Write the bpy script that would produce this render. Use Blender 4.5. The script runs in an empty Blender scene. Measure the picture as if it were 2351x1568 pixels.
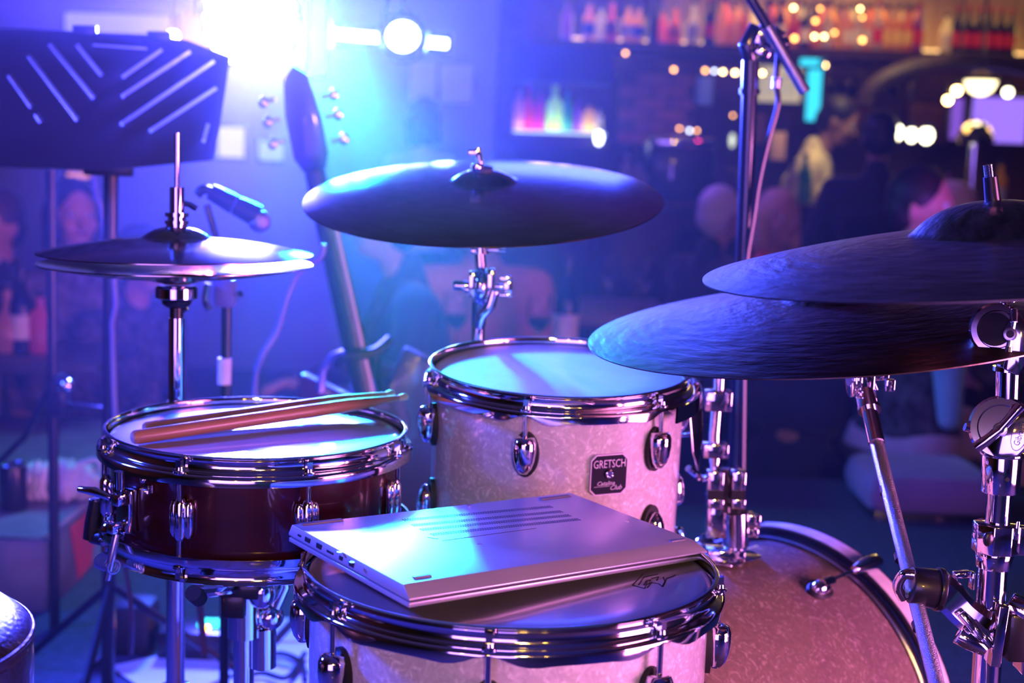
import bpy, bmesh, math, random
from mathutils import Vector, Matrix, noise
random.seed(7)
pi = math.pi
S = bpy.context.scene
COL = S.collection
# ---------------------------------------------------------------- camera
F = 3265.0
CAM_Z = 1.07
cam_data = bpy.data.cameras.new('camera')
cam = bpy.data.objects.new('camera', cam_data)
COL.objects.link(cam)
S.camera = cam
cam_data.sensor_width = 36.0
cam_data.lens = 36.0 * F / 2351.0
ROT = Matrix.Rotation(pi/2 - math.radians(7.6), 4, 'X') @ Matrix.Rotation(math.radians(2.0), 4, 'Z')
cam.matrix_world = Matrix.Translation((0, 0, CAM_Z)) @ ROT
cam_data.clip_start = 0.05
cam_data.dof.use_dof = True
cam_data.dof.focus_distance = 1.45
cam_data.dof.aperture_fstop = 4.3
# ---------------------------------------------------------------- world, exposure
S.view_settings.view_transform = 'Standard'
S.view_settings.look = 'None'
S.view_settings.gamma = 1.0
S.view_settings.use_curve_mapping = False
S.view_settings.exposure = 0.0
W = bpy.data.worlds.new('World')
S.world = W
W.use_nodes = True
W.node_tree.nodes['Background'].inputs[0].default_value = (0.02, 0.03, 0.2, 1)
W.node_tree.nodes['Background'].inputs[1].default_value = 0.05
cy = S.cycles
cy.max_bounces = 6; cy.diffuse_bounces = 2; cy.glossy_bounces = 4
cy.transmission_bounces = 6; cy.transparent_max_bounces = 8; cy.volume_bounces = 0
cy.sample_clamp_indirect = 6.0
cy.sample_clamp_direct = 0.0
cy.caustics_reflective = False; cy.caustics_refractive = False
cy.use_denoising = True

def P(px, py, Y):
    """the point at depth Y (metres from the camera's foot) on the sight line of a pixel of the photograph"""
    d = ROT.to_3x3() @ Vector(((px - 1175.5)/F, (784 - py)/F, -1.0))
    return Vector((0, 0, CAM_Z)) + d*(Y/d.y)

def light(name, kind, loc, energy, color, target=None, size=0.1, spot=60, blend=0.4, sy=None, spread=None):
    d = bpy.data.lights.new(name, kind)
    d.energy = energy; d.color = color
    if kind == 'AREA':
        d.size = size
        if sy: d.shape = 'RECTANGLE'; d.size_y = sy
        if spread: d.spread = math.radians(spread)
    elif kind == 'SPOT':
        d.shadow_soft_size = size; d.spot_size = math.radians(spot); d.spot_blend = blend
    else:
        d.shadow_soft_size = size
    o = bpy.data.objects.new(name, d)
    COL.objects.link(o)
    o.location = loc
    if target is not None:
        o.rotation_euler = (Vector(target) - Vector(loc)).to_track_quat('-Z', 'Y').to_euler()
    return o

HAZE = 0.021
KIT = Vector((0.0, 1.6, 0.75))
# the blinding LED can among the heads of the room, aimed at the kit and the camera
light('led_can_beam', 'SPOT', P(585, 62, 4.22), 3900, (0.050, 0.050, 1.0), (-0.05, 1.4, 0.75), 0.12, 76, 0.9)
light('led_can_white', 'SPOT', P(640, 62, 4.22), 24, (0.45, 0.9, 1.0), (-0.05, 1.5, 0.75), 0.10, 26, 0.8)
light('pink_led_beam', 'SPOT', P(462, 84, 4.25), 40, (1.0, 0.22, 0.75), (-0.5, 0.9, 0.9), 0.05, 34, 0.9)
light('cyan_beam', 'SPOT', P(735, 72, 4.36), 1150, (0.01, 0.80, 1.0), (-0.05, 1.5, 0.66), 0.06, 15, 0.9)
light('batten_glow', 'AREA', P(880, 90, 4.80), 30, (0.12, 0.25, 1.0), (0.0, 1.6, 0.7), 0.4, sy=0.06)
light('cyan_flood', 'AREA', P(733, 70, 4.42), 15, (0.01, 0.75, 1.0), (0.2, 1.8, 0.9), 0.08, sy=0.27)
light('blue_wash', 'AREA', (0.2, 5.5, 2.0), 3.5, (0.04, 0.07, 1.0), (0.0, 1.4, 0.7), 0.7, spread=70)
light('added_violet_uplight', 'SPOT', (1.9, 3.3, 0.3), 260, (0.42, 0.08, 1.0), (0.3, 5.3, 2.7), 0.1, 70, 0.8)  # hidden spot added to turn the ceiling violet for the crash to reflect
light('blue_side', 'AREA', (-2.6, 2.0, 2.0), 95, (0.03, 0.06, 1.0), (0.0, 1.6, 0.7), 0.4, spread=100)
light('pink_side', 'AREA', (2.3, 0.6, 0.62), 32, (1.0, 0.26, 0.80), (0.3, 1.6, 0.62), 1.1, spread=90)
light('violet_front', 'AREA', (-0.7, -2.0, 0.85), 22, (0.38, 0.17, 1.0), (0.1, 1.5, 0.7), 2.0, sy=1.3, spread=120)
light('amber_back_room', 'AREA', (0.5, -2.2, 1.9), 5, (1.0, 0.50, 0.08), (0.2, 1.4, 0.7), 0.2, spread=60)
light('violet_audience', 'SPOT', (0.0, 6.6, 2.2), 60, (0.26, 0.10, 1.0), (1.5, 6.3, 0.85), 0.10, 60, 0.6)
light('magenta_audience', 'SPOT', (2.2, 3.6, 2.45), 16, (1.0, 0.05, 0.16), (0.9, 6.2, 0.7), 0.12, 60, 0.8)
light('red_left_audience', 'SPOT', (-0.4, 3.2, 2.4), 16, (1.0, 0.08, 0.22), (-1.2, 5.0, 0.6), 0.12, 60, 0.8)
for _x, _z in ((-1.5, 1.5), (-0.6, 1.9), (0.3, 1.6), (1.3, 1.8)):
    light('amber_room_lamp', 'POINT', (_x, -2.4, _z), 5, (1.0, 0.55, 0.05), size=0.05)
light('warm_bar', 'AREA', (2.2, 8.3, 2.5), 9, (1.0, 0.50, 0.20), (2.4, 9.0, 1.2), 1.8, sy=0.3)
light('warm_bartender', 'SPOT', (1.9, 7.6, 2.45), 70, (1.0, 0.78, 0.35), (1.95, 8.35, 1.0), 0.1, 60, 0.6)
light('blue_wall', 'SPOT', (-1.2, 5.2, 2.4), 420, (0.08, 0.12, 1.0), (-0.9, 9.4, 1.5), 0.2, 70, 0.9)
light('blue_ceiling', 'SPOT', (-0.6, 5.0, 0.9), 130, (0.20, 0.10, 1.0), (-1.0, 7.4, 2.6), 0.2, 80, 0.9)

# ---------------------------------------------------------------- materials
def _n(nt, t, **kw):
    n = nt.nodes.new(t)
    for k, v in kw.items(): setattr(n, k, v)
    return n
def mat(name, col, rough=0.5, metal=0.0, coat=0.0, noise_s=0, noise_a=0.3, bump_s=0, bump_a=0.1, emis=None, estr=0, trans=0.0, ior=1.45, stretch=None, sheen=0, coat_r=0.05):
    m = bpy.data.materials.new(name); m.use_nodes = True
    nt = m.node_tree; b = nt.nodes['Principled BSDF']
    b.inputs['Base Color'].default_value = (*col, 1)
    b.inputs['Roughness'].default_value = rough
    b.inputs['Metallic'].default_value = metal
    b.inputs['Coat Weight'].default_value = coat
    b.inputs['Coat Roughness'].default_value = coat_r
    b.inputs['Transmission Weight'].default_value = trans
    b.inputs['IOR'].default_value = ior
    b.inputs['Sheen Weight'].default_value = sheen
    if emis:
        b.inputs['Emission Color'].default_value = (*emis, 1)
        b.inputs['Emission Strength'].default_value = estr
    tc = _n(nt, 'ShaderNodeTexCoord')
    src = tc.outputs['Object']
    if stretch:
        mp = _n(nt, 'ShaderNodeMapping'); mp.inputs['Scale'].default_value = stretch
        nt.links.new(src, mp.inputs['Vector']); src = mp.outputs['Vector']
    if noise_s:
        no = _n(nt, 'ShaderNodeTexNoise'); no.inputs['Scale'].default_value = noise_s; no.inputs['Detail'].default_value = 4
        nt.links.new(src, no.inputs['Vector'])
        rp = _n(nt, 'ShaderNodeValToRGB')
        rp.color_ramp.elements[0].color = (*[c*(1-noise_a) for c in col], 1); rp.color_ramp.elements[0].position = 0.3
        rp.color_ramp.elements[1].color = (*[min(1, c*(1+noise_a)) for c in col], 1); rp.color_ramp.elements[1].position = 0.7
        nt.links.new(no.outputs['Fac'], rp.inputs['Fac']); nt.links.new(rp.outputs['Color'], b.inputs['Base Color'])
    if bump_s:
        n2 = _n(nt, 'ShaderNodeTexNoise'); n2.inputs['Scale'].default_value = bump_s; n2.inputs['Detail'].default_value = 3
        nt.links.new(src, n2.inputs['Vector'])
        bp = _n(nt, 'ShaderNodeBump'); bp.inputs['Strength'].default_value = bump_a; bp.inputs['Distance'].default_value = 0.002
        nt.links.new(n2.outputs['Fac'], bp.inputs['Height']); nt.links.new(bp.outputs['Normal'], b.inputs['Normal'])
    return m
def lamp_mat(name, col, s):
    m = bpy.data.materials.new(name); m.use_nodes = True; nt = m.node_tree
    nt.nodes.remove(nt.nodes['Principled BSDF'])
    e = _n(nt, 'ShaderNodeEmission'); e.inputs[0].default_value = (*col, 1); e.inputs[1].default_value = s
    nt.links.new(e.outputs[0], nt.nodes['Material Output'].inputs[0])
    return m
def pearl_mat(name, base, hi):
    m = mat(name, base, 0.28, 0, 0.8); nt = m.node_tree; b = nt.nodes['Principled BSDF']
    tc = _n(nt, 'ShaderNodeTexCoord')
    n1 = _n(nt, 'ShaderNodeTexNoise'); n1.inputs['Scale'].default_value = 26; n1.inputs['Detail'].default_value = 3
    nt.links.new(tc.outputs['Object'], n1.inputs['Vector'])
    mx = _n(nt, 'ShaderNodeVectorMath', operation='MULTIPLY_ADD'); mx.inputs[1].default_value = (0.09, 0.09, 0.09)
    nt.links.new(n1.outputs['Color'], mx.inputs[0]); nt.links.new(tc.outputs['Object'], mx.inputs[2])
    vo = _n(nt, 'ShaderNodeTexVoronoi'); vo.inputs['Scale'].default_value = 95
    nt.links.new(mx.outputs['Vector'], vo.inputs['Vector'])
    rp = _n(nt, 'ShaderNodeValToRGB')
    rp.color_ramp.elements[0].color = (*hi, 1); rp.color_ramp.elements[0].position = 0.08
    rp.color_ramp.elements[1].color = (*base, 1); rp.color_ramp.elements[1].position = 0.42
    nt.links.new(vo.outputs['Distance'], rp.inputs['Fac'])
    n3 = _n(nt, 'ShaderNodeTexNoise'); n3.inputs['Scale'].default_value = 60; n3.inputs['Detail'].default_value = 5; n3.inputs['Distortion'].default_value = 2.5
    nt.links.new(tc.outputs['Object'], n3.inputs['Vector'])
    r2 = _n(nt, 'ShaderNodeValToRGB'); r2.color_ramp.elements[0].position = 0.42; r2.color_ramp.elements[1].position = 0.66
    r2.color_ramp.elements[0].color = (0.78, 0.78, 0.78, 1)
    nt.links.new(n3.outputs['Fac'], r2.inputs['Fac'])
    mm = _n(nt, 'ShaderNodeMixRGB', blend_type='MULTIPLY'); mm.inputs[0].default_value = 1
    nt.links.new(rp.outputs['Color'], mm.inputs[1]); nt.links.new(r2.outputs['Color'], mm.inputs[2])
    nt.links.new(mm.outputs[0], b.inputs['Base Color'])
    return m
def cymbal_mat(name, col, rough, streak=120, bump=0.35, dark=0.4):
    m = mat(name, col, rough, 1.0); nt = m.node_tree; b = nt.nodes['Principled BSDF']
    tc = _n(nt, 'ShaderNodeTexCoord'); sp = _n(nt, 'ShaderNodeSeparateXYZ')
    nt.links.new(tc.outputs['Object'], sp.inputs[0])
    def M(op, a, c=None, v=None):
        x = _n(nt, 'ShaderNodeMath', operation=op); nt.links.new(a, x.inputs[0])
        if c is not None: nt.links.new(c, x.inputs[1])
        if v is not None: x.inputs[1].default_value = v
        return x.outputs[0]
    r2 = M('ADD', M('MULTIPLY', sp.outputs[0], sp.outputs[0]), M('MULTIPLY', sp.outputs[1], sp.outputs[1]))
    r = M('SQRT', M('ADD', r2, v=1e-6))
    cx = M('MULTIPLY', M('DIVIDE', sp.outputs[0], r), v=3.2); sx = M('MULTIPLY', M('DIVIDE', sp.outputs[1], r), v=3.2)
    rr = M('MULTIPLY', r, v=streak)
    cb = _n(nt, 'ShaderNodeCombineXYZ'); nt.links.new(cx, cb.inputs[0]); nt.links.new(sx, cb.inputs[1]); nt.links.new(rr, cb.inputs[2])
    no = _n(nt, 'ShaderNodeTexNoise'); no.inputs['Scale'].default_value = 1.6; no.inputs['Detail'].default_value = 6
    nt.links.new(cb.outputs[0], no.inputs['Vector'])
    bp = _n(nt, 'ShaderNodeBump'); bp.inputs['Strength'].default_value = bump; bp.inputs['Distance'].default_value = 0.002
    nt.links.new(no.outputs['Fac'], bp.inputs['Height']); nt.links.new(bp.outputs['Normal'], b.inputs['Normal'])
    rp = _n(nt, 'ShaderNodeValToRGB'); rp.color_ramp.elements[0].position = 0.3; rp.color_ramp.elements[1].position = 0.75
    rp.color_ramp.elements[0].color = (*[c*dark for c in col], 1); rp.color_ramp.elements[1].color = (*col, 1)
    nt.links.new(no.outputs['Fac'], rp.inputs['Fac']); nt.links.new(rp.outputs['Color'], b.inputs['Base Color'])
    return m

CHROME = mat('chrome', (0.86, 0.86, 0.88), 0.07, 1.0)
STEEL = mat('brushed_steel', (0.62, 0.62, 0.66), 0.28, 1.0, bump_s=300, bump_a=0.05)
KNURL = mat('knurled_steel', (0.42, 0.42, 0.46), 0.34, 1.0, bump_s=900, bump_a=0.6)
BLACK = mat('black_metal', (0.012, 0.012, 0.016), 0.35, 0.0, 0.3, bump_s=200, bump_a=0.05)
GLOSSB = mat('gloss_black_tube', (0.012, 0.012, 0.016), 0.22, 0.0, 1.0, coat_r=0.08)
RUBBER = mat('black_rubber', (0.01, 0.01, 0.012), 0.6, bump_s=250, bump_a=0.1)
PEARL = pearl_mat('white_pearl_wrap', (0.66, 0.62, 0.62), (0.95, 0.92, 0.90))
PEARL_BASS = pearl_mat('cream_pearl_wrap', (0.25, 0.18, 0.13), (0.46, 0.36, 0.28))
PLAINPEARL = mat('hoop_inlay', (0.75, 0.70, 0.68), 0.35, 0, 0.5, noise_s=60, noise_a=0.12)
WINE = mat('wine_lacquer', (0.030, 0.003, 0.007), 0.25, 0, 0.8, noise_s=8, noise_a=0.3, stretch=(1, 1, 6))
HEADCOAT = mat('coated_head', (0.82, 0.82, 0.82), 0.42, 0, 0.25, noise_s=30, noise_a=0.06, bump_s=700, bump_a=0.12, coat_r=0.3)
HEADGLOSS = mat('glossy_coated_head', (0.50, 0.50, 0.52), 0.35, 0, 1.0, noise_s=14, noise_a=0.12, coat_r=0.035)
HEADSMOOTH = mat('ebony_grey_head', (0.20, 0.20, 0.22), 0.30, 0, 0.6, noise_s=12, noise_a=0.12, coat_r=0.12)
INK = mat('black_ink', (0.01, 0.01, 0.012), 0.5)
HICKORY = mat('hickory', (0.42, 0.22, 0.13), 0.38, 0, 0.35, noise_s=30, noise_a=0.25, stretch=(1, 1, 0.05), coat_r=0.15)
TIPWOOD = mat('pale_hickory', (0.62, 0.48, 0.36), 0.4, 0, 0.2, noise_s=30, noise_a=0.15)
ALU = mat('satin_aluminium', (0.62, 0.62, 0.66), 0.32, 0.6, noise_s=6, noise_a=0.12, bump_s=800, bump_a=0.04)
ALUD = mat('dark_slot', (0.02, 0.02, 0.025), 0.5)
RUBGREY = mat('grey_rubber', (0.16, 0.16, 0.18), 0.5)
CYM_R = cymbal_mat('dark_bronze', (0.26, 0.20, 0.16), 0.34, 45, 0.8, 0.35)
CYM_C = cymbal_mat('crash_bronze', (0.42, 0.33, 0.26), 0.18, 40, 0.10, 0.7)
CYM_H = cymbal_mat('hat_bronze', (0.50, 0.42, 0.34), 0.16, 60, 0.04, 0.85)
FELT = mat('grey_felt', (0.12, 0.12, 0.14), 0.95, bump_s=400, bump_a=0.5)

# ---------------------------------------------------------------- mesh helpers
def basis(d):
    d = Vector(d).normalized()
    a = Vector((0, 0, 1)) if abs(d.z) < 0.9 else Vector((1, 0, 0))
    x = a.cross(d).normalized(); y = d.cross(x)
    return x, y, d
class MB:
    def __init__(s, off=None):
        s.v = []; s.f = []; s.off = Vector(off) if off is not None else Vector()
    def add(s, vs, fs, M=None):
        b = len(s.v)
        for v in vs:
            v = Vector(v)
            if M is not None: v = M @ v
            s.v.append(v - s.off)
        s.f += [tuple(i + b for i in f) for f in fs]
        return s
    def box(s, c, size, R=None):
        x, y, z = [k/2 for k in size]
        vs = [(a, b, d) for a in (-x, x) for b in (-y, y) for d in (-z, z)]
        M = Matrix.Translation(Vector(c)) @ (R.to_4x4() if R is not None else Matrix())
        return s.add(vs, [(0,1,3,2),(4,6,7,5),(0,4,5,1),(2,3,7,6),(0,2,6,4),(1,5,7,3)], M)
    def cyl(s, p0, p1, r0, r1=None, n=16):
        return s.tube([p0, p1], [r0, r0 if r1 is None else r1], n)
    def tube(s, pts, r, n=10, closed=False):
        pts = [Vector(p) for p in pts]
        if not isinstance(r, (list, tuple)): r = [r]*len(pts)
        vs = []; m = len(pts); x = None
        for i, p in enumerate(pts):
            if closed: d = pts[(i+1) % m] - pts[i-1]
            else: d = pts[min(i+1, m-1)] - pts[max(i-1, 0)]
            d = d.normalized()
            if x is None: x, y, _ = basis(d)
            else:
                x = (x - d*x.dot(d)).normalized(); y = d.cross(x)
            for k in range(n):
                a = 2*pi*k/n
                vs.append(p + (x*math.cos(a) + y*math.sin(a))*r[i])
        fs = []
        for i in range(m if closed else m-1):
            j = (i+1) % m
            for k in range(n):
                fs.append((i*n+k, i*n+(k+1) % n, j*n+(k+1) % n, j*n+k))
        if not closed:
            fs.append(tuple(reversed(range(n)))); fs.append(tuple((m-1)*n+k for k in range(n)))
        return s.add(vs, fs)
    def lathe(s, prof, M=None, n=48, closed=False, mod=None):
        vs = []; m = len(prof)
        for k in range(n):
            a = 2*pi*k/n
            for i, (r, z) in enumerate(prof):
                if mod: r, z = mod(i, r, z, a)
                vs.append((r*math.cos(a), r*math.sin(a), z))
        fs = []
        for k in range(n):
            j = (k+1) % n
            for i in range(m if closed else m-1):
                i2 = (i+1) % m
                fs.append((k*m+i, j*m+i, j*m+i2, k*m+i2))
        if not closed:
            if prof[0][0] > 1e-6: fs.append(tuple(k*m for k in reversed(range(n))))
            if prof[-1][0] > 1e-6: fs.append(tuple(k*m+m-1 for k in range(n)))
        return s.add(vs, fs, M)
    def ring(s, R, r, M=None, n=48, k=8):
        return s.lathe([(R + r*math.cos(2*pi*i/k), r*math.sin(2*pi*i/k)) for i in range(k)], M, n, True)
    def ball(s, c, r, n=16, k=10, R=None):
        if not isinstance(r, (list, tuple)): r = (r, r, r)
        prof = [(math.sin(pi*i/k), -math.cos(pi*i/k)) for i in range(k+1)]
        prof[0] = (0, -1); prof[-1] = (0, 1)
        M = Matrix.Translation(Vector(c)) @ (R.to_4x4() if R is not None else Matrix()) @ Matrix.Diagonal((*r, 1))
        vs = [(0, 0, -1)]; fs = []
        for i in range(1, k):
            for j in range(n):
                a = 2*pi*j/n; vs.append((prof[i][0]*math.cos(a), prof[i][0]*math.sin(a), prof[i][1]))
        vs.append((0, 0, 1)); L = len(vs)-1
        for j in range(n):
            fs.append((0, 1+(j+1) % n, 1+j)); fs.append((L, 1+(k-2)*n+j, 1+(k-2)*n+(j+1) % n))
        for i in range(k-2):
            for j in range(n):
                a = 1+i*n+j; b = 1+i*n+(j+1) % n
                fs.append((a, b, b+n, a+n))
        return s.add(vs, fs, M)
    def cap(s, p0, p1, r0, r1=None, n=12):
        r1 = r0 if r1 is None else r1
        s.cyl(p0, p1, r0, r1, n); s.ball(p0, r0, n, 6); s.ball(p1, r1, n, 6); return s
    def prism(s, poly, h, M=None):
        n = len(poly)
        vs = [(x, y, 0) for x, y in poly] + [(x, y, h) for x, y in poly]
        fs = [tuple(reversed(range(n))), tuple(range(n, 2*n))] + [(i, (i+1) % n, n+(i+1) % n, n+i) for i in range(n)]
        return s.add(vs, fs, M)
    def build(s, name, m, parent=None, bevel=0, seg=2, sharp=0.7, smooth=True, fix=False):
        me = bpy.data.meshes.new(name)
        me.from_pydata([tuple(v) for v in s.v], [], s.f)
        if bevel or fix:
            bm = bmesh.new(); bm.from_mesh(me)
            if fix: bmesh.ops.recalc_face_normals(bm, faces=bm.faces)
            if bevel:
                es = [e for e in bm.edges if len(e.link_faces) == 2 and e.calc_face_angle(0) > 0.6]
                bmesh.ops.bevel(bm, geom=es, offset=bevel, segments=seg, profile=0.5, affect='EDGES', clamp_overlap=True)
            bm.to_mesh(me); bm.free()
        if smooth:
            me.polygons.foreach_set('use_smooth', [True]*len(me.polygons))
            me.set_sharp_from_angle(angle=sharp)
        me.materials.append(m); me.update()
        o = bpy.data.objects.new(name, me); COL.objects.link(o)
        if parent is not None: o.parent = parent
        return o
def tag(o, label, cat, group=None, kind=None):
    if label: o['label'] = label
    if cat: o['category'] = cat
    if group: o['group'] = group
    if kind: o['kind'] = kind
    return o
def thing(name, label, cat, loc=(0, 0, 0), rot=None, group=None):
    o = bpy.data.objects.new(name, None); COL.objects.link(o)
    o.empty_display_size = 0.05
    o.location = loc
    if rot is not None: o.rotation_euler = rot.to_euler()
    return tag(o, label, cat, group)
def tilt(nx, ny):
    n = Vector((nx, ny, math.sqrt(max(0, 1-nx*nx-ny*ny))))
    return Vector((0, 0, 1)).rotation_difference(n).to_matrix()
def structure(o):
    o['kind'] = 'structure'; return o
def copy_tree(o, parent=None):
    c = o.copy(); COL.objects.link(c)
    if parent is not None: c.parent = parent
    for ch in list(o.children): copy_tree(ch, c)
    return c
def text_verts(txt, size, shear=0.0, res=2, extrude=0.0):
    cu = bpy.data.curves.new('lettering', 'FONT'); cu.body = txt; cu.size = size; cu.shear = shear
    cu.align_x = 'CENTER'; cu.align_y = 'CENTER'; cu.resolution_u = res; cu.extrude = extrude
    o = bpy.data.objects.new('lettering', cu); COL.objects.link(o)
    bpy.context.view_layer.update()
    me = bpy.data.meshes.new_from_object(o.evaluated_get(bpy.context.evaluated_depsgraph_get()))
    vs = [v.co.copy() for v in me.vertices]; fs = [tuple(p.vertices) for p in me.polygons]
    bpy.data.objects.remove(o); bpy.data.meshes.remove(me); bpy.data.curves.remove(cu)
    return vs, fs
def axes(x, y, z, o=(0, 0, 0)):
    M = Matrix((x, y, z)).transposed().to_4x4(); M.translation = Vector(o); return M
def smooth_path(pts, n=8):
    pts = [Vector(p) for p in pts]; out = []
    for i in range(len(pts)-1):
        p0 = pts[max(i-1, 0)]; p1 = pts[i]; p2 = pts[i+1]; p3 = pts[min(i+2, len(pts)-1)]
        for k in range(n):
            t = k/n
            out.append(0.5*((2*p1)+(p2-p0)*t+(2*p0-5*p1+4*p2-p3)*t*t+(3*p1-p0-3*p2+p3)*t**3))
    out.append(pts[-1]); return out
def apply_modified(o):
    bpy.context.view_layer.update()
    me = bpy.data.meshes.new_from_object(o.evaluated_get(bpy.context.evaluated_depsgraph_get()))
    o.modifiers.clear(); old = o.data; o.data = me; bpy.data.meshes.remove(old)
# ---------------------------------------------------------------- the room shell
ROOMZ = -0.33
WALLM = mat('dark_brick_paint', (0.10, 0.045, 0.03), 0.7, noise_s=5, noise_a=0.4)
PALE = mat('pale_plaster', (0.42, 0.44, 0.55), 0.7, noise_s=3, noise_a=0.1)
CEILM = mat('ceiling_plaster', (0.45, 0.42, 0.46), 0.8, noise_s=3, noise_a=0.1)
CEILD = mat('dark_ceiling_paint', (0.18, 0.16, 0.19), 0.8)
STAGEM = mat('stage_carpet', (0.055, 0.055, 0.10), 0.85, noise_s=40, noise_a=0.3, bump_s=300, bump_a=0.6)
FLOORM = mat('dark_floor_boards', (0.04, 0.03, 0.03), 0.5, noise_s=6, noise_a=0.4)
WOODD = mat('dark_wood', (0.05, 0.025, 0.015), 0.4, noise_s=10, noise_a=0.4, stretch=(1, 1, 8))
BRICKM = [mat('red_brick_%d' % i, c, 0.8, noise_s=20, noise_a=0.2) for i, c in enumerate([(0.34, 0.10, 0.06), (0.42, 0.14, 0.08), (0.28, 0.09, 0.07)])]
X0, X1, Y0, Y1, ZC = -4.4, 5.2, -2.7, 9.7, 2.7
def slab(name, x0, x1, y0, y1, z0, z1, m, bevel=0):
    o = MB().box(((x0+x1)/2, (y0+y1)/2, (z0+z1)/2), (x1-x0, y1-y0, z1-z0)).build(name, m, bevel=bevel, smooth=False)
    return structure(o)
slab('floor', X0, X1, Y0, Y1, ROOMZ-0.1, ROOMZ, FLOORM)
slab('floor', X0, X1, Y0, 4.75, ROOMZ, 0.0, STAGEM)['label'] = 'low carpeted stage'
slab('ceiling', X0, X1, Y0, Y1, ZC, ZC+0.1, CEILD)
slab('wall_back', X0, X1, Y1, Y1+0.1, ROOMZ, ZC, WALLM)
slab('wall_left', X0-0.1, X0, Y0, Y1, ROOMZ, ZC, WALLM)
slab('wall_right', X1, X1+0.1, Y0, Y1, ROOMZ, ZC, WALLM)
slab('wall_front', X0, X1, Y0-0.1, Y0, ROOMZ, ZC, WALLM)
slab('wall_left', X0, -0.15, 8.75, 8.85, ROOMZ, ZC, PALE)['label'] = 'pale plaster partition beside the bar'
slab('ceiling', X0, -0.2, 5.6, 8.75, 2.45, 2.55, CEILM)['label'] = 'lowered white ceiling panel'

# ---------------------------------------------------------------- drums
def hoop_part(root, R, z0, flip, lugs, lobe, m=CHROME):
    Rb = R - 0.010; s = -1 if flip else 1
    out = [(Rb+.001, 0), (Rb+.003, -.001), (Rb+.002, -.003), (Rb, -.005), (Rb, -.016), (Rb+.003, -.018), (R-.003, -.0192), (R-.0005, -.021), (R, -.024), (R, -.031),
           (R-.002, -.031), (R-.002, -.0225), (R-.0045, -.0212), (Rb, -.0202), (Rb-.0022, -.0175), (Rb-.0022, -.002), (Rb-.001, 0)]
    def mod(i, r, z, a):
        if lobe and i in (8, 9, 10, 11):
            d = min(abs((a-b+pi) % (2*pi)-pi) for b in lugs)
            k = math.exp(-(d/0.085)**2)
            if i in (9, 10): z += 0.0085*k - 0.002*math.exp(-((d-0.18)/0.07)**2)
        return r, z0 + s*z
    return MB().lathe(out, None, 144, True, mod).build('hoop', m, root, sharp=1.0, fix=True)
def er(a): return Vector((math.cos(a), math.sin(a), 0)), Vector((-math.sin(a), math.cos(a), 0))
def tear_lug(root, a, Rs, R, zl, sgn=1, gasket=True, sc=1.0):
    e, t = er(a); up = Vector((0, 0, sgn)); rp = e*(R-.005)
    M = axes(t, up, e, rp + Vector((0, 0, zl)))      # not mirrored exactly, symmetric anyway
    b = MB()
    prof = [(0, 0), (.006, .002), (.0105, .0005), (.0128, -.005), (.0132, -.014), (.0122, -.024), (.0095, -.033), (.005, -.0395), (0, -.041)]
    M2 = Matrix.Translation(rp + Vector((0, 0, zl))) @ Matrix.Diagonal((sc, sc, sgn*sc, 1))
    b.lathe(prof, M2, 20)
    b.ball(e*(Rs+.002) + Vector((0, 0, zl - sgn*.02)), (.009, .0125, .021), 16, 8, Matrix((e, t, Vector((0, 0, 1)))).transposed())
    lug = b.build('lug', CHROME, root, sharp=0.9, fix=True)
    if gasket:
        g = MB(); poly = [(.0158*math.cos(k*pi/12), .0275*math.sin(k*pi/12)) for k in range(24)]
        g.prism(poly, .006, axes(t, Vector((0, 0, 1)), e, e*(Rs-.001) + Vector((0, 0, zl - sgn*.021))))
        g.build('gasket', RUBBER, lug, fix=True)['label'] = 'black oval gasket'
    return lug
def tube_lug(root, a, Rs, zc, h=.048):
    e, t = er(a); b = MB()
    for k in (-1, 0, 1):
        r = .0055 if k else .0068
        c = e*(Rs+.008 - abs(k)*.003) + t*k*.0085
        hh = h/2 - abs(k)*.004
        pts = [c + Vector((0, 0, z)) for z in (-hh, -hh+.006, 0, hh-.006, hh)]
        b.tube(pts, [r*.5, r, r*1.08, r, r*.6], 10)
    b.box(e*(Rs+.002)+Vector((0, 0, zc*0)), (.012, .018, h*.8), Matrix((e, t, Vector((0, 0, 1)))).transposed())
    for i in range(len(b.v)): b.v[i] = b.v[i] + Vector((0, 0, zc))
    return b.build('lug', CHROME, root, sharp=0.9, fix=True)
def rod_part(lug, a, R, z0, zl, flip=False):
    s = -1 if flip else 1
    e, t = er(a); p = e*(R-.005)
    def q(z): return p + Vector((0, 0, z0 + s*z))
    b = MB()
    b.cyl(q(-.019), Vector((p.x, p.y, zl)), .0028, n=10)
    b.lathe([(0, .0), (.0068, .0), (.0068, .0018), (.0048, .003), (.0042, .0065), (0, .0065)], Matrix.Translation(q(-.019)) @ Matrix.Diagonal((1, 1, s, 1)), 14)
    b.box(q(-.0095), (.0062, .0062, .009), Matrix((e, t, Vector((0, 0, 1)))).transposed())
    return b.build('tension_rod', CHROME, lug, fix=True)
def shell_part(root, R, zt, zb, m, th=.006, inner=None):
    return MB().lathe([(R, zt), (R, zb), (R-th, zb), (R-th, zt)], None, 128, True).build('shell', m, root, sharp=0.6, fix=True)
def head_part(root, R, z, m, down=False, name='drum_head'):
    Rb = R-.010; s = -1 if down else 1
    prof = [(Rb-.0028, z-.012*s), (Rb-.003, z-.003*s), (Rb-.0055, z-.0008*s), (Rb-.010, z), (Rb-.05, z), (0, z)]
    return MB().lathe(prof, None, 96).build(name, m, root, sharp=1.2, fix=True)

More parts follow.
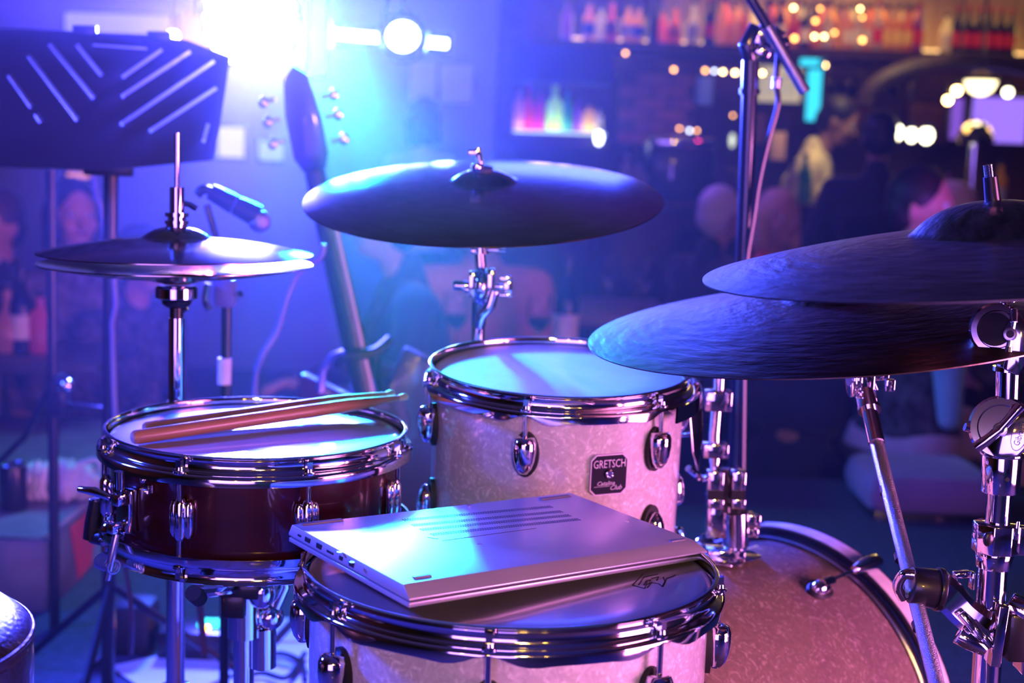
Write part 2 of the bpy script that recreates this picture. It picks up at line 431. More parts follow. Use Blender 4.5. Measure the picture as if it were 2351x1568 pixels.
# ---- floor tom, nearest
ft_c = Vector((0.006, 1.38, 0.666)); FR = 0.214
ft = thing('floor_tom', 'white pearl floor tom under the upside-down laptop, nearest drum', 'drum', ft_c)
FA = [math.radians(-94.5 + 45*k) for k in range(8)]
shell_part(ft, FR-.016, -.014, -.40, PEARL)
hoop_part(ft, FR, 0, False, FA, True)
head_part(ft, FR, -.010, HEADSMOOTH)
hoop_part(ft, FR, -.42, True, FA, True)
for a in FA:
    l = tear_lug(ft, a, FR-.016, FR, -.056, 1, True, 1.06); rod_part(l, a, FR, 0, -.056)
    l = tear_lug(ft, a, FR-.016, FR, -.35, -1); rod_part(l, a, FR, -.42, -.35, True)
for a in (90, 210, 330):
    e, t = er(math.radians(a+12)); b = MB()
    b.box(e*(FR-.002)+Vector((0, 0, -.22)), (.03, .03, .05), Matrix((e, t, Vector((0, 0, 1)))).transposed())
    b.build('leg_bracket', CHROME, ft, bevel=.003)
    b = MB(); b.tube([e*(FR+.004)+Vector((0, 0, -.16)), e*(FR+.004)+Vector((0, 0, -.42)), e*(FR+.03)+Vector((0, 0, -.47)), e*(FR+.03)+Vector((0, 0, -.650))], .005, 10)
    g = b.build('leg', CHROME, ft); MB().cyl(e*(FR+.03)+Vector((0, 0, -.665)), e*(FR+.03)+Vector((0, 0, -.635)), .013, .009).build('rubber_foot', RUBBER, g)
# crown drawing printed on the head, lower right
def strokes(root, name, lines, w, z, m):
    b = MB()
    for ln in lines:
        for (x0, y0), (x1, y1) in zip(ln, ln[1:]):
            d = Vector((x1-x0, y1-y0, 0)); L = d.length
            if L < 1e-6: continue
            R = Matrix.Rotation(math.atan2(y1-y0, x1-x0), 3, 'Z')
            b.box(((x0+x1)/2, (y0+y1)/2, z), (L+w*.6, w, .0003), R)
    return b.build(name, m, root, smooth=False)
def hp(px, py):   # pixel to the floor tom head plane
    d = ROT.to_3x3() @ Vector(((px-1175.5)/F, (784-py)/F, -1)); t = (ft_c.z-.0098 - CAM_Z)/d.z
    w = Vector((0, 0, CAM_Z)) + d*t - ft_c; return (w.x, w.y)
crown = [[(1452, 1343), (1480, 1351), (1486, 1335)], [(1452, 1343), (1476, 1318)], [(1486, 1349), (1496, 1337), (1512, 1340), (1521, 1347), (1527, 1336), (1523, 1325)],
         [(1521, 1347), (1530, 1328), (1543, 1324), (1550, 1320)], [(1466, 1343), (1478, 1325), (1510, 1318)], [(1478, 1343), (1484, 1333), (1494, 1331), (1490, 1340), (1478, 1343)], [(1496, 1328), (1512, 1324), (1508, 1332)]]
strokes(ft, 'printed_crown', [[hp(*q) for q in ln] for ln in crown], .0011, -.0097, INK)

# ---- rack tom
rt_c = P(1285, 836, 1.78); RR = 0.1725
rt_R = tilt(0.005, -0.083)
rt = thing('rack_tom', 'white pearl rack tom with the black maker badge, behind the laptop', 'drum', rt_c, rt_R)
RA = [math.radians(-104.5 + 60*k) for k in range(6)]
shell_part(rt, RR-.014, -.014, -.235, PEARL)
hoop_part(rt, RR, 0, False, RA, True); hoop_part(rt, RR, -.250, True, RA, True)
head_part(rt, RR, -.009, HEADCOAT); head_part(rt, RR, -.241, HEADSMOOTH, True, 'bottom_head')
for a in RA:
    l = tear_lug(rt, a, RR-.014, RR, -.052, 1, True, 1.08); rod_part(l, a, RR, 0, -.052)
    l = tear_lug(rt, a, RR-.014, RR, -.192, -1); rod_part(l, a, RR, -.250, -.192, True)
BADGE = mat('badge_black', (0.015, 0.012, 0.02), 0.25, 0, 0.5); BADGET = mat('badge_silver', (0.75, 0.66, 0.74), 0.35, 0.4)
ab = math.radians(-90+21.5); e, t = er(ab)
BM = axes(t, Vector((0, 0, 1)), e, e*(RR-.0145)+Vector((0, 0, -.096)))
w, h, c = .0240, .0250, .0065
octa = [(-w+c, -h), (w-c, -h), (w, -h+c), (w, h-c), (w-c, h), (-w+c, h), (-w, h-c), (-w, -h+c)]
bd = MB().prism(octa, .0025, BM).build('badge', BADGET, rt, fix=True)
MB().prism([(x*.94, y*.94) for x, y in octa], .0029, BM).build('badge_face', BADGE, bd, fix=True)
b = MB(); v, f = text_verts('GRETSCH', .0122, extrude=.0002); b.add(v, f, BM @ Matrix.Translation((0, .013, .0031)) @ Matrix.Diagonal((.80, 1.15, 1, 1)))
v, f = text_verts('Catalina', .0072, .3, extrude=.0002); b.add(v, f, BM @ Matrix.Translation((-.004, -.0105, .0031)))
v, f = text_verts('Club', .0082, .4, extrude=.0002); b.add(v, f, BM @ Matrix.Translation((.009, -.0165, .0031)))
b.add([(-.019, -.0139, .0031), (.002, -.0139, .0031), (.002, -.0143, .0031), (-.019, -.0143, .0031)], [(0, 1, 2, 3)], BM)
b.build('badge_lettering', BADGET, bd, smooth=False)
MB().lathe([(.0045, 0), (.0055, .003), (.004, .004), (.003, .002), (0, .002)], BM @ Matrix.Translation((0, .001, .0025)), 20).build('air_vent', CHROME, bd, fix=True)

# ---- snare drum
sn_c = P(592, 974, 1.66); SR = 0.1845
sn = thing('snare_drum', 'wine red snare drum with two drumsticks lying on its head', 'drum', sn_c, tilt(0.004, -0.015))
SA = [math.radians(-107 + 45*k) for k in range(8)]
shell_part(sn, SR-.015, -.014, -.128, WINE)
hoop_part(sn, SR, 0, False, SA, False); hoop_part(sn, SR, -.142, True, SA, False)
head_part(sn, SR, -.009, HEADGLOSS); head_part(sn, SR, -.133, HEADSMOOTH, True, 'bottom_head')
for a in SA:
    l = tube_lug(sn, a, SR-.015, -.072); r_ = rod_part(l, a, SR, 0, -.050); rod_part(l, a, SR, -.142, -.094, True)
# strainer with lever, on the left front of the shell
e, t = er(math.radians(-134)); RT = Matrix((e, t, Vector((0, 0, 1)))).transposed()
def sl(r, tt, z): return e*(SR-.015+r) + t*tt + Vector((0, 0, z))
b = MB(); b.box(sl(.006, 0, -.075), (.012, .026, .05), RT); b.box(sl(.016, .006, -.060), (.018, .014, .014), RT); b.box(sl(.019, .004, -.092), (.022, .012, .012), RT)
stn = b.build('strainer', CHROME, sn, bevel=.0025)
b = MB(); b.tube([sl(.018, -.012, -.062), sl(.03, -.028, -.056), sl(.034, -.052, -.058)], [.004, .005, .0035], 10); b.build('throw_lever', CHROME, stn)
b = MB(); b.tube([sl(.02, .004, -.10), sl(.028, .006, -.125), sl(.03, .0, -.15)], .0045, 10)
for k in range(7): b.ring(.0075, .0016, axes(t, Vector((0, 0, 1)), e, sl(.026, -.02+.0045*k, -.135)) @ Matrix.Rotation(pi/2, 4, 'Y'), 16, 6)
b.build('tension_spring', STEEL, stn)
b = MB(); b.cyl(sl(.014, 0, -.03), sl(.014, 0, -.05), .0065, n=12); b.build('adjuster_knob', CHROME, stn)
b = MB(); b.box(sl(.0, .035, -.045), (.006, .009, .009), RT); b.ball(sl(.004, .032, -.035), .004); b.build('air_vent', CHROME, sn)
# black microphone clamp gripping the snare rim from the left
cl0 = P(222, 1190, 1.60)
cl = thing('microphone_clamp', 'black clamp hooked on the left edge of the wine red snare', 'clamp', cl0)
b = MB(cl0); b.tube([P(222, 1148, 1.60), P(214, 1200, 1.60), P(212, 1236, 1.60)], [.0085, .010, .011], 12)
b.tube([P(212, 1232, 1.60), P(245, 1236, 1.59), P(285, 1232, 1.57)], [.008, .010, .009], 10)
b.build('clamp_body', BLACK, cl)
MB(cl0).cyl(P(221, 1143, 1.60), P(222, 1150, 1.60), .007).build('clamp_screw', CHROME, cl)
b = MB(cl0); b.ball(P(262, 1216, 1.57), (.016, .012, .012)); b.ball(P(290, 1222, 1.56), (.012, .010, .011))
b.tube([P(300, 1205, 1.56), P(322, 1240, 1.55), P(318, 1272, 1.54), P(345, 1288, 1.54)], [.007, .006, .008, .006], 10)
b.build('clamp_arm', CHROME, cl)

# ---- drumsticks
def stick(label, p0, p1, r=.0082):
    L = (p1-p0).length; root = thing('drumstick', label, 'drumstick', p0, (p1-p0).to_track_quat('Z', 'X').to_matrix(), 'pair of drumsticks on the snare')
    MB().lathe([(0, 0), (r*.75, .0005), (r*.95, .003), (r, .007), (r, L-.10), (r*.93, L-.08), (.0038, L-.017), (.003, L-.0125)], None, 24).build('shaft', HICKORY, root)
    MB().lathe([(.003, L-.0135), (.0045, L-.010), (.0050, L-.006), (.0042, L-.001), (0, L)], None, 16).build('tip', TIPWOOD, root)
    return root
zr = sn_c.z
def S1(px, py, z):
    d = ROT.to_3x3() @ Vector(((px-1175.5)/F, (784-py)/F, -1)); return Vector((0, 0, CAM_Z)) + d*((z-CAM_Z)/d.z)
sa0, sa1 = S1(303, 1005, zr-.0005), S1(935, 911, zr+.0145)
dv = (sa1-sa0).normalized()
stA = stick('nearer brown drumstick with printed lettering, lying across the snare', sa0, sa1)
sb0, sb1 = S1(330, 985, zr-.001), S1(905, 903, zr+.014)
stB = stick('farther brown drumstick, half hidden behind the lettered one', sb0, sb1)
# lettering on the nearer stick
Lm = (sa1-sa0).length
zz = Vector((0, 0, 1)); q = (sa1-sa0).to_track_quat('Z', 'X').to_matrix()
cdir = (Vector((0, 0, CAM_Z)) - sa0.lerp(sa1, .52)); cdir = (cdir - dv*cdir.dot(dv)).normalized()
sid = dv.cross(cdir)
b = MB(); v, f = text_verts('VIC FIRTH', .0085, extrude=.0002)
TM = axes(-dv, -sid*-1, (-dv).cross(sid), (0, 0, 0))
loc_up = -sid
TM = axes(-dv, loc_up, (-dv).cross(loc_up), sa0 + dv*Lm*.53 + (-dv).cross(loc_up)*.0074)
if (-dv).cross(loc_up).dot(cdir) < 0:
    loc_up = sid; TM = axes(-dv, loc_up, (-dv).cross(loc_up), sa0 + dv*Lm*.53 + (-dv).cross(loc_up)*.0074)
b.add(v, f, stA.rotation_euler.to_matrix().to_4x4().inverted() @ Matrix.Translation(-sa0) @ TM)
b.build('printed_lettering', INK, stA, smooth=False)

# ---- bass drum
bR = .262; bfar = Vector((0.408, 2.0, 0.272)); bax = Vector((.7071, .7071, 0)); bperp = Vector((.7071, -.7071, 0))
BD = axes(bperp, Vector((0, 0, 1)), bperp.cross(Vector((0, 0, 1))), bfar)
if BD.col[2].to_3d().dot(bax) < 0: BD = axes(-bperp, Vector((0, 0, 1)), (-bperp).cross(Vector((0, 0, 1))), bfar)
bd_ = thing('bass_drum', 'cream pearl bass drum lying on its side, lower right', 'drum', bfar, BD.to_3x3())
# local z = axis towards the audience
BR = .254
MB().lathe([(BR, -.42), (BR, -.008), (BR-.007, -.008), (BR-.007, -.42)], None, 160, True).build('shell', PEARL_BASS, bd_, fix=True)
for z0, nm in ((0, 0), (-.428, 1)):
    s = -1 if nm else 1
    MB().lathe([(BR+.003, z0-s*.012), (BR+.0055, z0-s*.010), (BR+.0055, z0+s*.002), (BR-.003, z0+s*.004), (BR-.003, z0-s*.002), (BR+.002, z0-s*.004)], None, 128, True).build('head_ring', STEEL, bd_, fix=True)
    MB().lathe([(BR+.005, z0+s*.003), (BR+.0165, z0-s*.003), (BR+.0165, z0+s*.036), (BR+.005, z0+s*.036)], None, 128, True).build('hoop', BLACK, bd_, fix=True)
    MB().lathe([(BR+.0162, z0+s*.003), (BR+.0178, z0+s*.003), (BR+.0178, z0+s*.031), (BR+.0162, z0+s*.031)], None, 128, True).build('hoop_inlay', PLAINPEARL, bd_, fix=True)
    MB().lathe([(BR-.003, z0+s*.004), (BR-.02, z0+s*.002), (0, z0+s*.002)], None, 96).build('drum_head', HEADSMOOTH, bd_, fix=True)
# local frame: x = perp (towards the camera's right/near), y = up
sx = 1 if BD.col[0].to_3d().dot(bperp) > 0 else -1
def bl(phi, r, z): # phi measured from the top towards the near/right side
    return Vector((sx*r*math.sin(phi), r*math.cos(phi), z))
for k in range(8):
    phi = math.radians(27 + 45*k)
    for zz0, zz1 in ((-.085, .02), (-.345, -.448)):
        s = 1 if zz1 > -.2 else -1
        e = bl(phi, 1, 0); tt = Vector((e.y, -e.x, 0)); RB = Matrix((tt, Vector((0, 0, 1)), e)).transposed()
        b = MB(); b.ball(bl(phi, BR+.006, zz0-s*.006), (.012, .019, .013), 16, 10, RB); b.cyl(bl(phi, BR+.014, zz0-s*.012), bl(phi, BR+.014, zz0+s*.012), .0075, n=14)
        lg = b.build('lug', CHROME, bd_, fix=True)
        b = MB(); b.lathe([(.0, 0), (.017, 0), (.019, .003), (.017, .0055), (0, .0055)], Matrix.Translation(bl(phi, BR-.001, zz0-s*.006)) @ RB.to_4x4() @ Matrix.Diagonal((.85, 1.3, 1, 1)), 24); b.build('gasket', RUBBER, lg, fix=True)
        b = MB(); b.cyl(bl(phi, BR+.014, zz0), bl(phi, BR+.022, zz1-s*.03), .0027, n=8); b.build('tension_rod', CHROME, lg)
        b = MB()
        b.tube([bl(phi, BR+.022, zz1-s*.042), bl(phi, BR+.0235, zz1-s*.02), bl(phi, BR+.024, zz1+s*.006), bl(phi, BR+.0215, zz1+s*.020)], [.006, .0115, .0125, .008], 12)
        b.tube([bl(phi, BR+.022, zz1+s*.016), bl(phi, BR+.012, zz1+s*.022), bl(phi, BR+.004, zz1+s*.022)], [.007, .0065, .004], 8)
        b.build('claw_hook', CHROME, lg, fix=True)
for sgn in (-1, 1):
    b = MB(); b.tube([bl(sgn*1.75, BR, -.10), bl(sgn*1.85, BR+.05, -.06), Vector((sx*math.sin(sgn*1.75)*(BR+.09), -.268, .0))], .006, 8); b.build('leg', CHROME, bd_)

# ---- tom holder: plate and post on top of the bass drum, ring around the rack tom
th0 = Vector((.300, 1.893, .527))
th = thing('tom_holder', 'chrome tom mount with clamps rising from the bass drum', 'stand', th0)
b = MB(th0); b.prism([(-.035, -.024), (.035, -.024), (.048, .0), (.035, .024), (-.035, .024), (-.046, 0)], .004, axes((.707, .707, 0), (-.707, .707, 0), (0, 0, 1), th0 + Vector((.012, 0, .0)))); b.box(th0+Vector((.0, 0, .010)), (.05, .05, .014))
b.build('mount_plate', CHROME, th, bevel=.001, fix=True)
yT = 1.893
b = MB(th0); b.cyl(P(1689, 1330, yT), P(1689, 1245, yT), .0135); b.build('post', CHROME, th)
b = MB(th0); b.cyl(P(1689, 1250, yT), P(1689, 1176, yT), .0185, n=24); b.cyl(P(1689, 1262, yT), P(1689, 1250, yT), .0155, n=24); b.build('post_collar', CHROME, th)
MB(th0).cyl(P(1688, 1176, yT), P(1687, 1164, yT), .017, .012).build('post_plug', BLACK, th)
b = MB(th0); c = P(1662, 1120, yT-.005)
b.box(P(1640, 1105, yT-.01), (.022, .028, .032)); b.box(P(1693, 1105, yT-.01), (.019, .028, .032)); b.box(P(1640, 1152, yT-.01), (.022, .03, .014)); b.box(P(1692, 1152, yT-.01), (.019, .03, .014)); b.box(P(1665, 1125, yT+.008), (.045, .014, .05)); b.box(P(1645, 1190, yT+.004), (.03, .03, .05))
b.build('clamp_block', CHROME, th, bevel=.002)
b = MB(th0); b.cyl(P(1667, 1175, yT-.01), P(1664, 1075, yT-.01), .0075); b.box(P(1640, 1131, yT-.012), (.021, .026, .012)); b.box(P(1692, 1131, yT-.012), (.018, .026, .012)); b.build('clamp_rubber', BLACK, th)
b = MB(th0); b.cyl(P(1641, 1210, yT), P(1641, 1045, yT), .0075); b.tube([P(1641, 1060, yT), P(1640, 1000, yT), P(1645, 940, yT), P(1650, 905, yT), P(1653, 846, yT)], .009); b.build('vertical_rod', CHROME, th)
MB(th0).box(P(1647, 918, yT), (.036, .03, .028)).build('rod_joint', CHROME, th, bevel=.002); MB(th0).box(P(1641, 1032, yT), (.034, .03, .02)).build('rod_joint', CHROME, th, bevel=.002)
b = MB(th0); b.tube([P(1600, 992, yT-.03), P(1560, 998, yT-.06), P(1530, 985, yT-.05)], .004); b.build('side_arm', CHROME, th); b = MB(th0); b.tube([P(1635, 1090, yT), P(1612, 1100, yT-.02), P(1580, 1075, yT-.04)], .005, 8); b.build('side_arm', CHROME, th)
b = MB(th0); b.box(P(1727, 1195, yT), (.022, .012, .018)); b.box(P(1722, 1222, yT), (.022, .012, .012)); b.cyl(P(1700, 1208, yT), P(1738, 1208, yT), .004); b.build('wing_bolt', CHROME, th, bevel=.002)
b = MB(th0)   # tall plate of the suspension mount
vs = [P(1577, 880, yT-.07), P(1612, 872, yT-.05), P(1614, 1005, yT-.05), P(1604, 1082, yT-.06), P(1592, 1040, yT-.07), P(1585, 960, yT-.07)]
n_ = (vs[1]-vs[0]).cross(vs[3]-vs[0]).normalized()*.003
b.add(vs + [v + n_ for v in vs], [(0, 1, 2, 3, 4, 5), (11, 10, 9, 8, 7, 6)] + [(i, (i+1) % 6, 6+(i+1) % 6, 6+i) for i in range(6)])
b.build('suspension_plate', CHROME, th, bevel=.001, fix=True)
b = MB(); b.lathe([(RR+.006, -.020), (RR+.0085, -.020), (RR+.0085, -.040), (RR+.006, -.040)], None, 72, True); 
rg = b.build('suspension_ring', CHROME, rt, fix=True)
# keep only the arc of the ring on the far right of the tom
me = rg.data; bm = bmesh.new(); bm.from_mesh(me)
bmesh.ops.delete(bm, geom=[v for v in bm.verts if v.co.x < .09 or v.co.y < -.12], context='VERTS'); bm.to_mesh(me); bm.free()
# ---------------------------------------------------------------- laptop, upside down on the floor tom
lA, lD, lC = Vector((-.21971, 1.36799, .69592)), Vector((-.08891, 1.21739, .68792)), Vector((.20605, 1.44899, .67592))
lx = (lC-lD); LX = .362; lx.normalize(); ly = lA-lD; ly = ly - lx*ly.dot(lx); LY = .200; ly.normalize(); lz = lx.cross(ly)
lap = thing('laptop', 'silver laptop lying upside down and closed on the nearest drum', 'laptop', lD, Matrix((lx, ly, lz)).transposed())
x0_, x1_, y0_, y1_ = -.0015, LX+.009, -.0135, LY+.003
b = MB(); ringv = [(0, 0, 0), (LX, 0, 0), (LX, LY, 0), (0, LY, 0)]
for z in (-.0092, -.0115): ringv += [(x0_, y0_, z), (x1_, y0_, z), (x1_, y1_, z), (x0_, y1_, z)]
b.add(ringv, [(0, 1, 2, 3), (11, 10, 9, 8)] + [(4*k+i, 4*k+4+i, 4*k+4+(i+1) % 4, 4*k+(i+1) % 4) for k in (0, 1) for i in range(4)])
b.build('base', ALU, lap, bevel=.0008, sharp=.5, fix=True)
cx_, cy_, wx_, wy_ = (x0_+x1_)/2, (y0_+y1_)/2, x1_-x0_, y1_-y0_
MB().box((cx_, cy_, -.0124), (wx_-.005, wy_-.005, .002)).build('screen_gap', ALUD, lap)
MB().box((cx_, cy_, -.0156), (wx_-.001, wy_-.001, .0046)).build('lid', ALU, lap, bevel=.0009)
def lp(px, py):
    d = ROT.to_3x3() @ Vector(((px-1175.5)/F, (784-py)/F, -1)); o = Vector((0, 0, CAM_Z))
    t = (lD-o).dot(lz)/d.dot(lz); w = o+d*t-lD; return Vector((w.dot(lx), w.dot(ly), 0))
b = MB()
rows = [((925, 1193), (1262, 1162)), ((946, 1205), (1285, 1173)), ((966, 1215), (1304, 1182)), ((990, 1226), (1325, 1191))]
for (a0, a1) in rows:
    p, q = lp(*a0), lp(*a1); N = 62
    for k in range(N+1):
        c = p.lerp(q, k/N)
        for dy in (0, -.0042):
            b.box((c.x, c.y+dy, .00005), (.0013, .0031, .0003))
o = b.build('vent_slots', ALUD, lap, smooth=False); o['kind'] = 'stuff'
for pts, w in (([(683, 1201), (782, 1192)], .006), ([(1238, 1146), (1308, 1139)], .006), ([(950, 1328), (987, 1321)], .005), ([(1545, 1246), (1575, 1240)], .004)):
    p, q = lp(*pts[0]), lp(*pts[1]); m = (p+q)/2
    MB().box((max(.018, min(LX-.018, m.x)), max(.004, min(LY-.004, m.y)), .0004), ((q-p).length, w, .0018), Matrix.Rotation(math.atan2(q.y-p.y, q.x-p.x)*0, 3, 'Z')).build('rubber_foot', RUBGREY, lap, bevel=.0006)
b = MB()
for q in ((1101, 1249), (779, 1268), (808, 1291), (1076, 1161), (1440, 1198)): 
    p = lp(*q); b.cyl((p.x, p.y, -.0002), (p.x, p.y, .0004), .0025, n=14)
b.build('screw', STEEL, lap)
b = MB(); p, q = lp(1007, 1237), lp(1240, 1217); m = (p+q)/2; b.box((m.x, m.y, .0001), ((q-p).length, .0006, .0003)); b.box((p.x-.004, p.y+.004, .0001), (.0006, .011, .0003), Matrix.Rotation(.8, 3, 'Z')); b.build('panel_seam', ALUD, lap, smooth=False)
b = MB()
for (yy, w, h) in ((.182, .006, .002), (.166, .0095, .0045), (.144, .0095, .005), (.123, .012, .0022), (.103, .006, .004), (.084, .0085, .0055)):
    b.box((-.0010, yy, -.0062), (.0014, w, h))
b.build('side_ports', ALUD, lap, bevel=.0003, smooth=False)
b = MB(); p = lp(1288, 1284); b.ball((p.x, .006, -.0045), (.0035, .0022, .0022)); b.build('latch_dimple', RUBGREY, lap)

# ---------------------------------------------------------------- cymbals
def cymbal(label, c, R, rot, m, bow, bellR, bellH, name='cymbal', group=None, flip=False, th=.0013):
    root = thing(name, label, 'cymbal', c, rot, group); s = -1 if flip else 1
    top = []; N = 60
    for i in range(N+1):
        r = .006 + (R-.006)*i/N
        z = bow*(1-(r/R)**2)*(1 if r > bellR else 1)
        if r < bellR: t = r/bellR; z += bellH*(1-t**2.6)**.9
        top.append((r, z))
    prof = [(r, s*z) for r, z in top] + [(r, s*(z)-th) for r, z in reversed(top)]
    MB().lathe(prof, None, 160, True).build('disc', m, root, sharp=1.3, fix=True)
    return root
c_up = P(2282, 595, 1.38); r_up = tilt(-math.sin(math.radians(6.9)), -math.sin(math.radians(1.1)))
up = cymbal('large dark ride cymbal with a tall bell, uppermost on the chrome stand', c_up, .281, r_up, CYM_R, .030, .078, .027)
c_lo = P(1925, 737, 1.62); r_lo = tilt(-math.sin(math.radians(7.6)), -math.sin(math.radians(3.0)))
lo = cymbal('large dark cymbal with brushed streaks, just under the uppermost cymbal', c_lo, .288, r_lo, CYM_R, .030, .06, .016)
c_cr = P(1110, 455, 2.02); r_cr = tilt(-math.sin(math.radians(2.0)), -math.sin(math.radians(12)))
cr = cymbal('thin crash cymbal tilted towards the camera, high above the rack tom', c_cr, .254, r_cr, CYM_C, .026, .045, .014)
r_hh = tilt(-math.sin(math.radians(.6)), -.002)
c_h1 = P(406, 581, 1.87); c_h2 = P(406, 605, 1.87)
hh1 = cymbal('upper hi-hat cymbal with its domed side up', c_h1, .178, r_hh, CYM_H, .021, .045, .014, 'hi_hat_cymbal', 'pair of hi-hat cymbals')
hh2 = cymbal('lower hi-hat cymbal turned upside down beneath the domed one', c_h2, .178, r_hh, CYM_H, .019, .045, .006, 'hi_hat_cymbal', 'pair of hi-hat cymbals', flip=True)

# ---- hi-hat stand
hs0 = P(404, 1568, 1.87); hs0.z = 0
hs = thing('hi_hat_stand', 'chrome hi-hat stand carrying the two small cymbals', 'stand', hs0)
X, Y = c_h1.x, c_h1.y
def vz(py, px=406): return P(px, py, Y).z
def V(z, dx=0, dy=0): return Vector((X+dx, Y+dy, z))
b = MB(hs0); b.cyl(V(vz(305)), V(vz(560)), .0036, n=12); b.build('pull_rod', CHROME, hs)
b = MB(hs0)
for y0, y1, r in ((430, 488, .0095), (488, 497, .0155), (497, 506, .012), (506, 514, .0155), (514, 532, .0135)): b.cyl(V(vz(y1)), V(vz(y0)), r, n=20)
b.tube([V(vz(462)), V(vz(470), .018), V(vz(478), .026)], .004, 8); b.build('clutch', CHROME, hs)
b = MB(hs0); b.lathe([(.004, 0), (.020, 0), (.0275, .004), (.0275, .017), (.024, .020), (.004, .020)], Matrix.Translation(V(vz(690))), 32)
b.build('cup', CHROME, hs, fix=True)
MB(hs0).lathe([(.004, 0), (.012, 0), (.018, .004), (.020, .009), (.004, .009)], Matrix.Translation(V(vz(706))), 24).build('cup_base', BLACK, hs, fix=True)
MB(hs0).cyl(V(vz(652)), V(vz(640)), .018).build('cup_felt', FELT, hs)
b = MB(hs0); b.cyl(V(vz(735)), V(vz(705)), .009, n=16); b.tube([V(vz(720)), V(vz(705), .014)], .004, 8); b.build('neck', BLACK, hs)
b = MB(hs0); b.cyl(V(vz(925)), V(vz(730)), .0105, n=24); b.build('upper_tube', CHROME, hs)
b = MB(hs0); b.cyl(V(.03), V(vz(920)), .0125, n=24); b.build('lower_tube', CHROME, hs)
b = MB(hs0); b.cyl(V(.33), V(.29), .02, n=20); b.tube([V(.31), V(.31, .045)], .005, 8); b.box(V(.31, .05), (.012, .03, .02)); b.build('leg_collar', CHROME, hs, bevel=.002)
for a in (-60, 60, 180):
    dx, dy = math.sin(math.radians(a+20))*.28, -math.cos(math.radians(a+20))*.28
    b = MB(hs0); b.tube([V(.31, dx*.06, dy*.06), V(.16, dx*.55, dy*.55), V(.012, dx, dy)], .0065, 8); b.tube([V(.09, dx*.06, dy*.06), V(.11, dx*.45, dy*.45), V(.16, dx*.55, dy*.55)], .004, 8)
    lg = b.build('leg', CHROME, hs); MB(hs0).ball(V(.016, dx, dy), .016).build('rubber_foot', RUBBER, lg)
b = MB(hs0); b.box(V(.035, -.02, -.16), (.085, .26, .012), Matrix.Rotation(math.radians(14), 3, 'X')); b.build('footboard', STEEL, hs, bevel=.003)

# ---- crash stand
X2, Y2 = c_cr.x, c_cr.y + .0
cs0 = Vector((X2, Y2+.01, 0))
cs = thing('cymbal_stand', 'chrome cymbal stand with wing bolts, rising behind the rack tom', 'stand', cs0)
nC = r_cr @ Vector((0, 0, 1))
b = MB(cs0); top = P(1097, 338, 2.01); b.cyl(c_cr + nC*.02, top, .0045, n=12); b.cyl(P(1095, 375, 2.01), P(1095, 392, 2.01), .008, n=12); b.box(P(1090, 350, 2.005), (.018, .006, .008)); b.build('threaded_tip', CHROME, cs, bevel=.001)
MB(cs0).cyl(c_cr + nC*.030, c_cr + nC*.044, .014).build('felt', FELT, cs)
b = MB(cs0); pts = [c_cr + nC*.012, P(1100, 560, 2.02), P(1106, 645, 2.02)]; b.tube(pts, [.0055, .007, .009], 14)
b.cyl(P(1103, 548, 2.02), P(1104, 582, 2.02), .012, n=16); b.build('upper_rod', CHROME, cs)
b = MB(cs0); b.box(P(1135, 562, 2.01), (.032, .008, .009)); b.box(P(1140, 574, 2.01), (.026, .007, .005)); b.box(P(1090, 576, 2.01), (.012, .008, .008)); b.build('wing_bolt', CHROME, cs, bevel=.0015)
b = MB(cs0); b.ring(.020, .0085, axes((0, 0, 1), (0, 1, 0), (1, 0, 0), P(1104, 655, 2.02)), 28, 8); b.box(P(1084, 652, 2.01), (.009, .026, .038)); b.box(P(1127, 652, 2.01), (.010, .026, .045)); b.cyl(P(1040, 655, 2.01), P(1085, 657, 2.01), .007, n=12); b.cyl(P(1065, 664, 2.005), P(1085, 665, 2.005), .005, n=10)
b.build('tilter', CHROME, cs, bevel=.0015)
b = MB(cs0); b.box(P(1161, 640, 2.01), (.018, .007, .008)); b.box(P(1166, 660, 2.01), (.012, .010, .020)); b.box(P(1162, 678, 2.01), (.020, .007, .005)); b.cyl(P(1135, 658, 2.01), P(1162, 658, 2.01), .004, n=8); b.build('wing_nut', CHROME, cs, bevel=.0015)
b = MB(cs0); b.tube([P(1134, 668, 2.0), P(1125, 700, 2.0), P(1105, 725, 2.0), P(1098, 750, 2.01)], [.008, .009, .007, .006], 10); b.build('boom_bracket', CHROME, cs)
b = MB(cs0); b.cyl(P(1100, 690, 2.02), P(1098, 745, 2.03), .0105, n=20); q = P(1095, 790, 2.03); b.cyl(P(1098, 740, 2.03), (q.x, q.y, .02), .0095, n=20); b.build('tube', CHROME, cs)
for a in (30, 150, 270):
    dx, dy = math.cos(math.radians(a))*.26, math.sin(math.radians(a))*.10 + (.10 if a != 270 else -.0)
    if a == 270: dx, dy = -.12, .22
    b = MB(cs0); b.tube([Vector((q.x, q.y, .30)), Vector((q.x+dx, q.y+dy, .014))], .006, 8); b.build('leg', CHROME, cs)

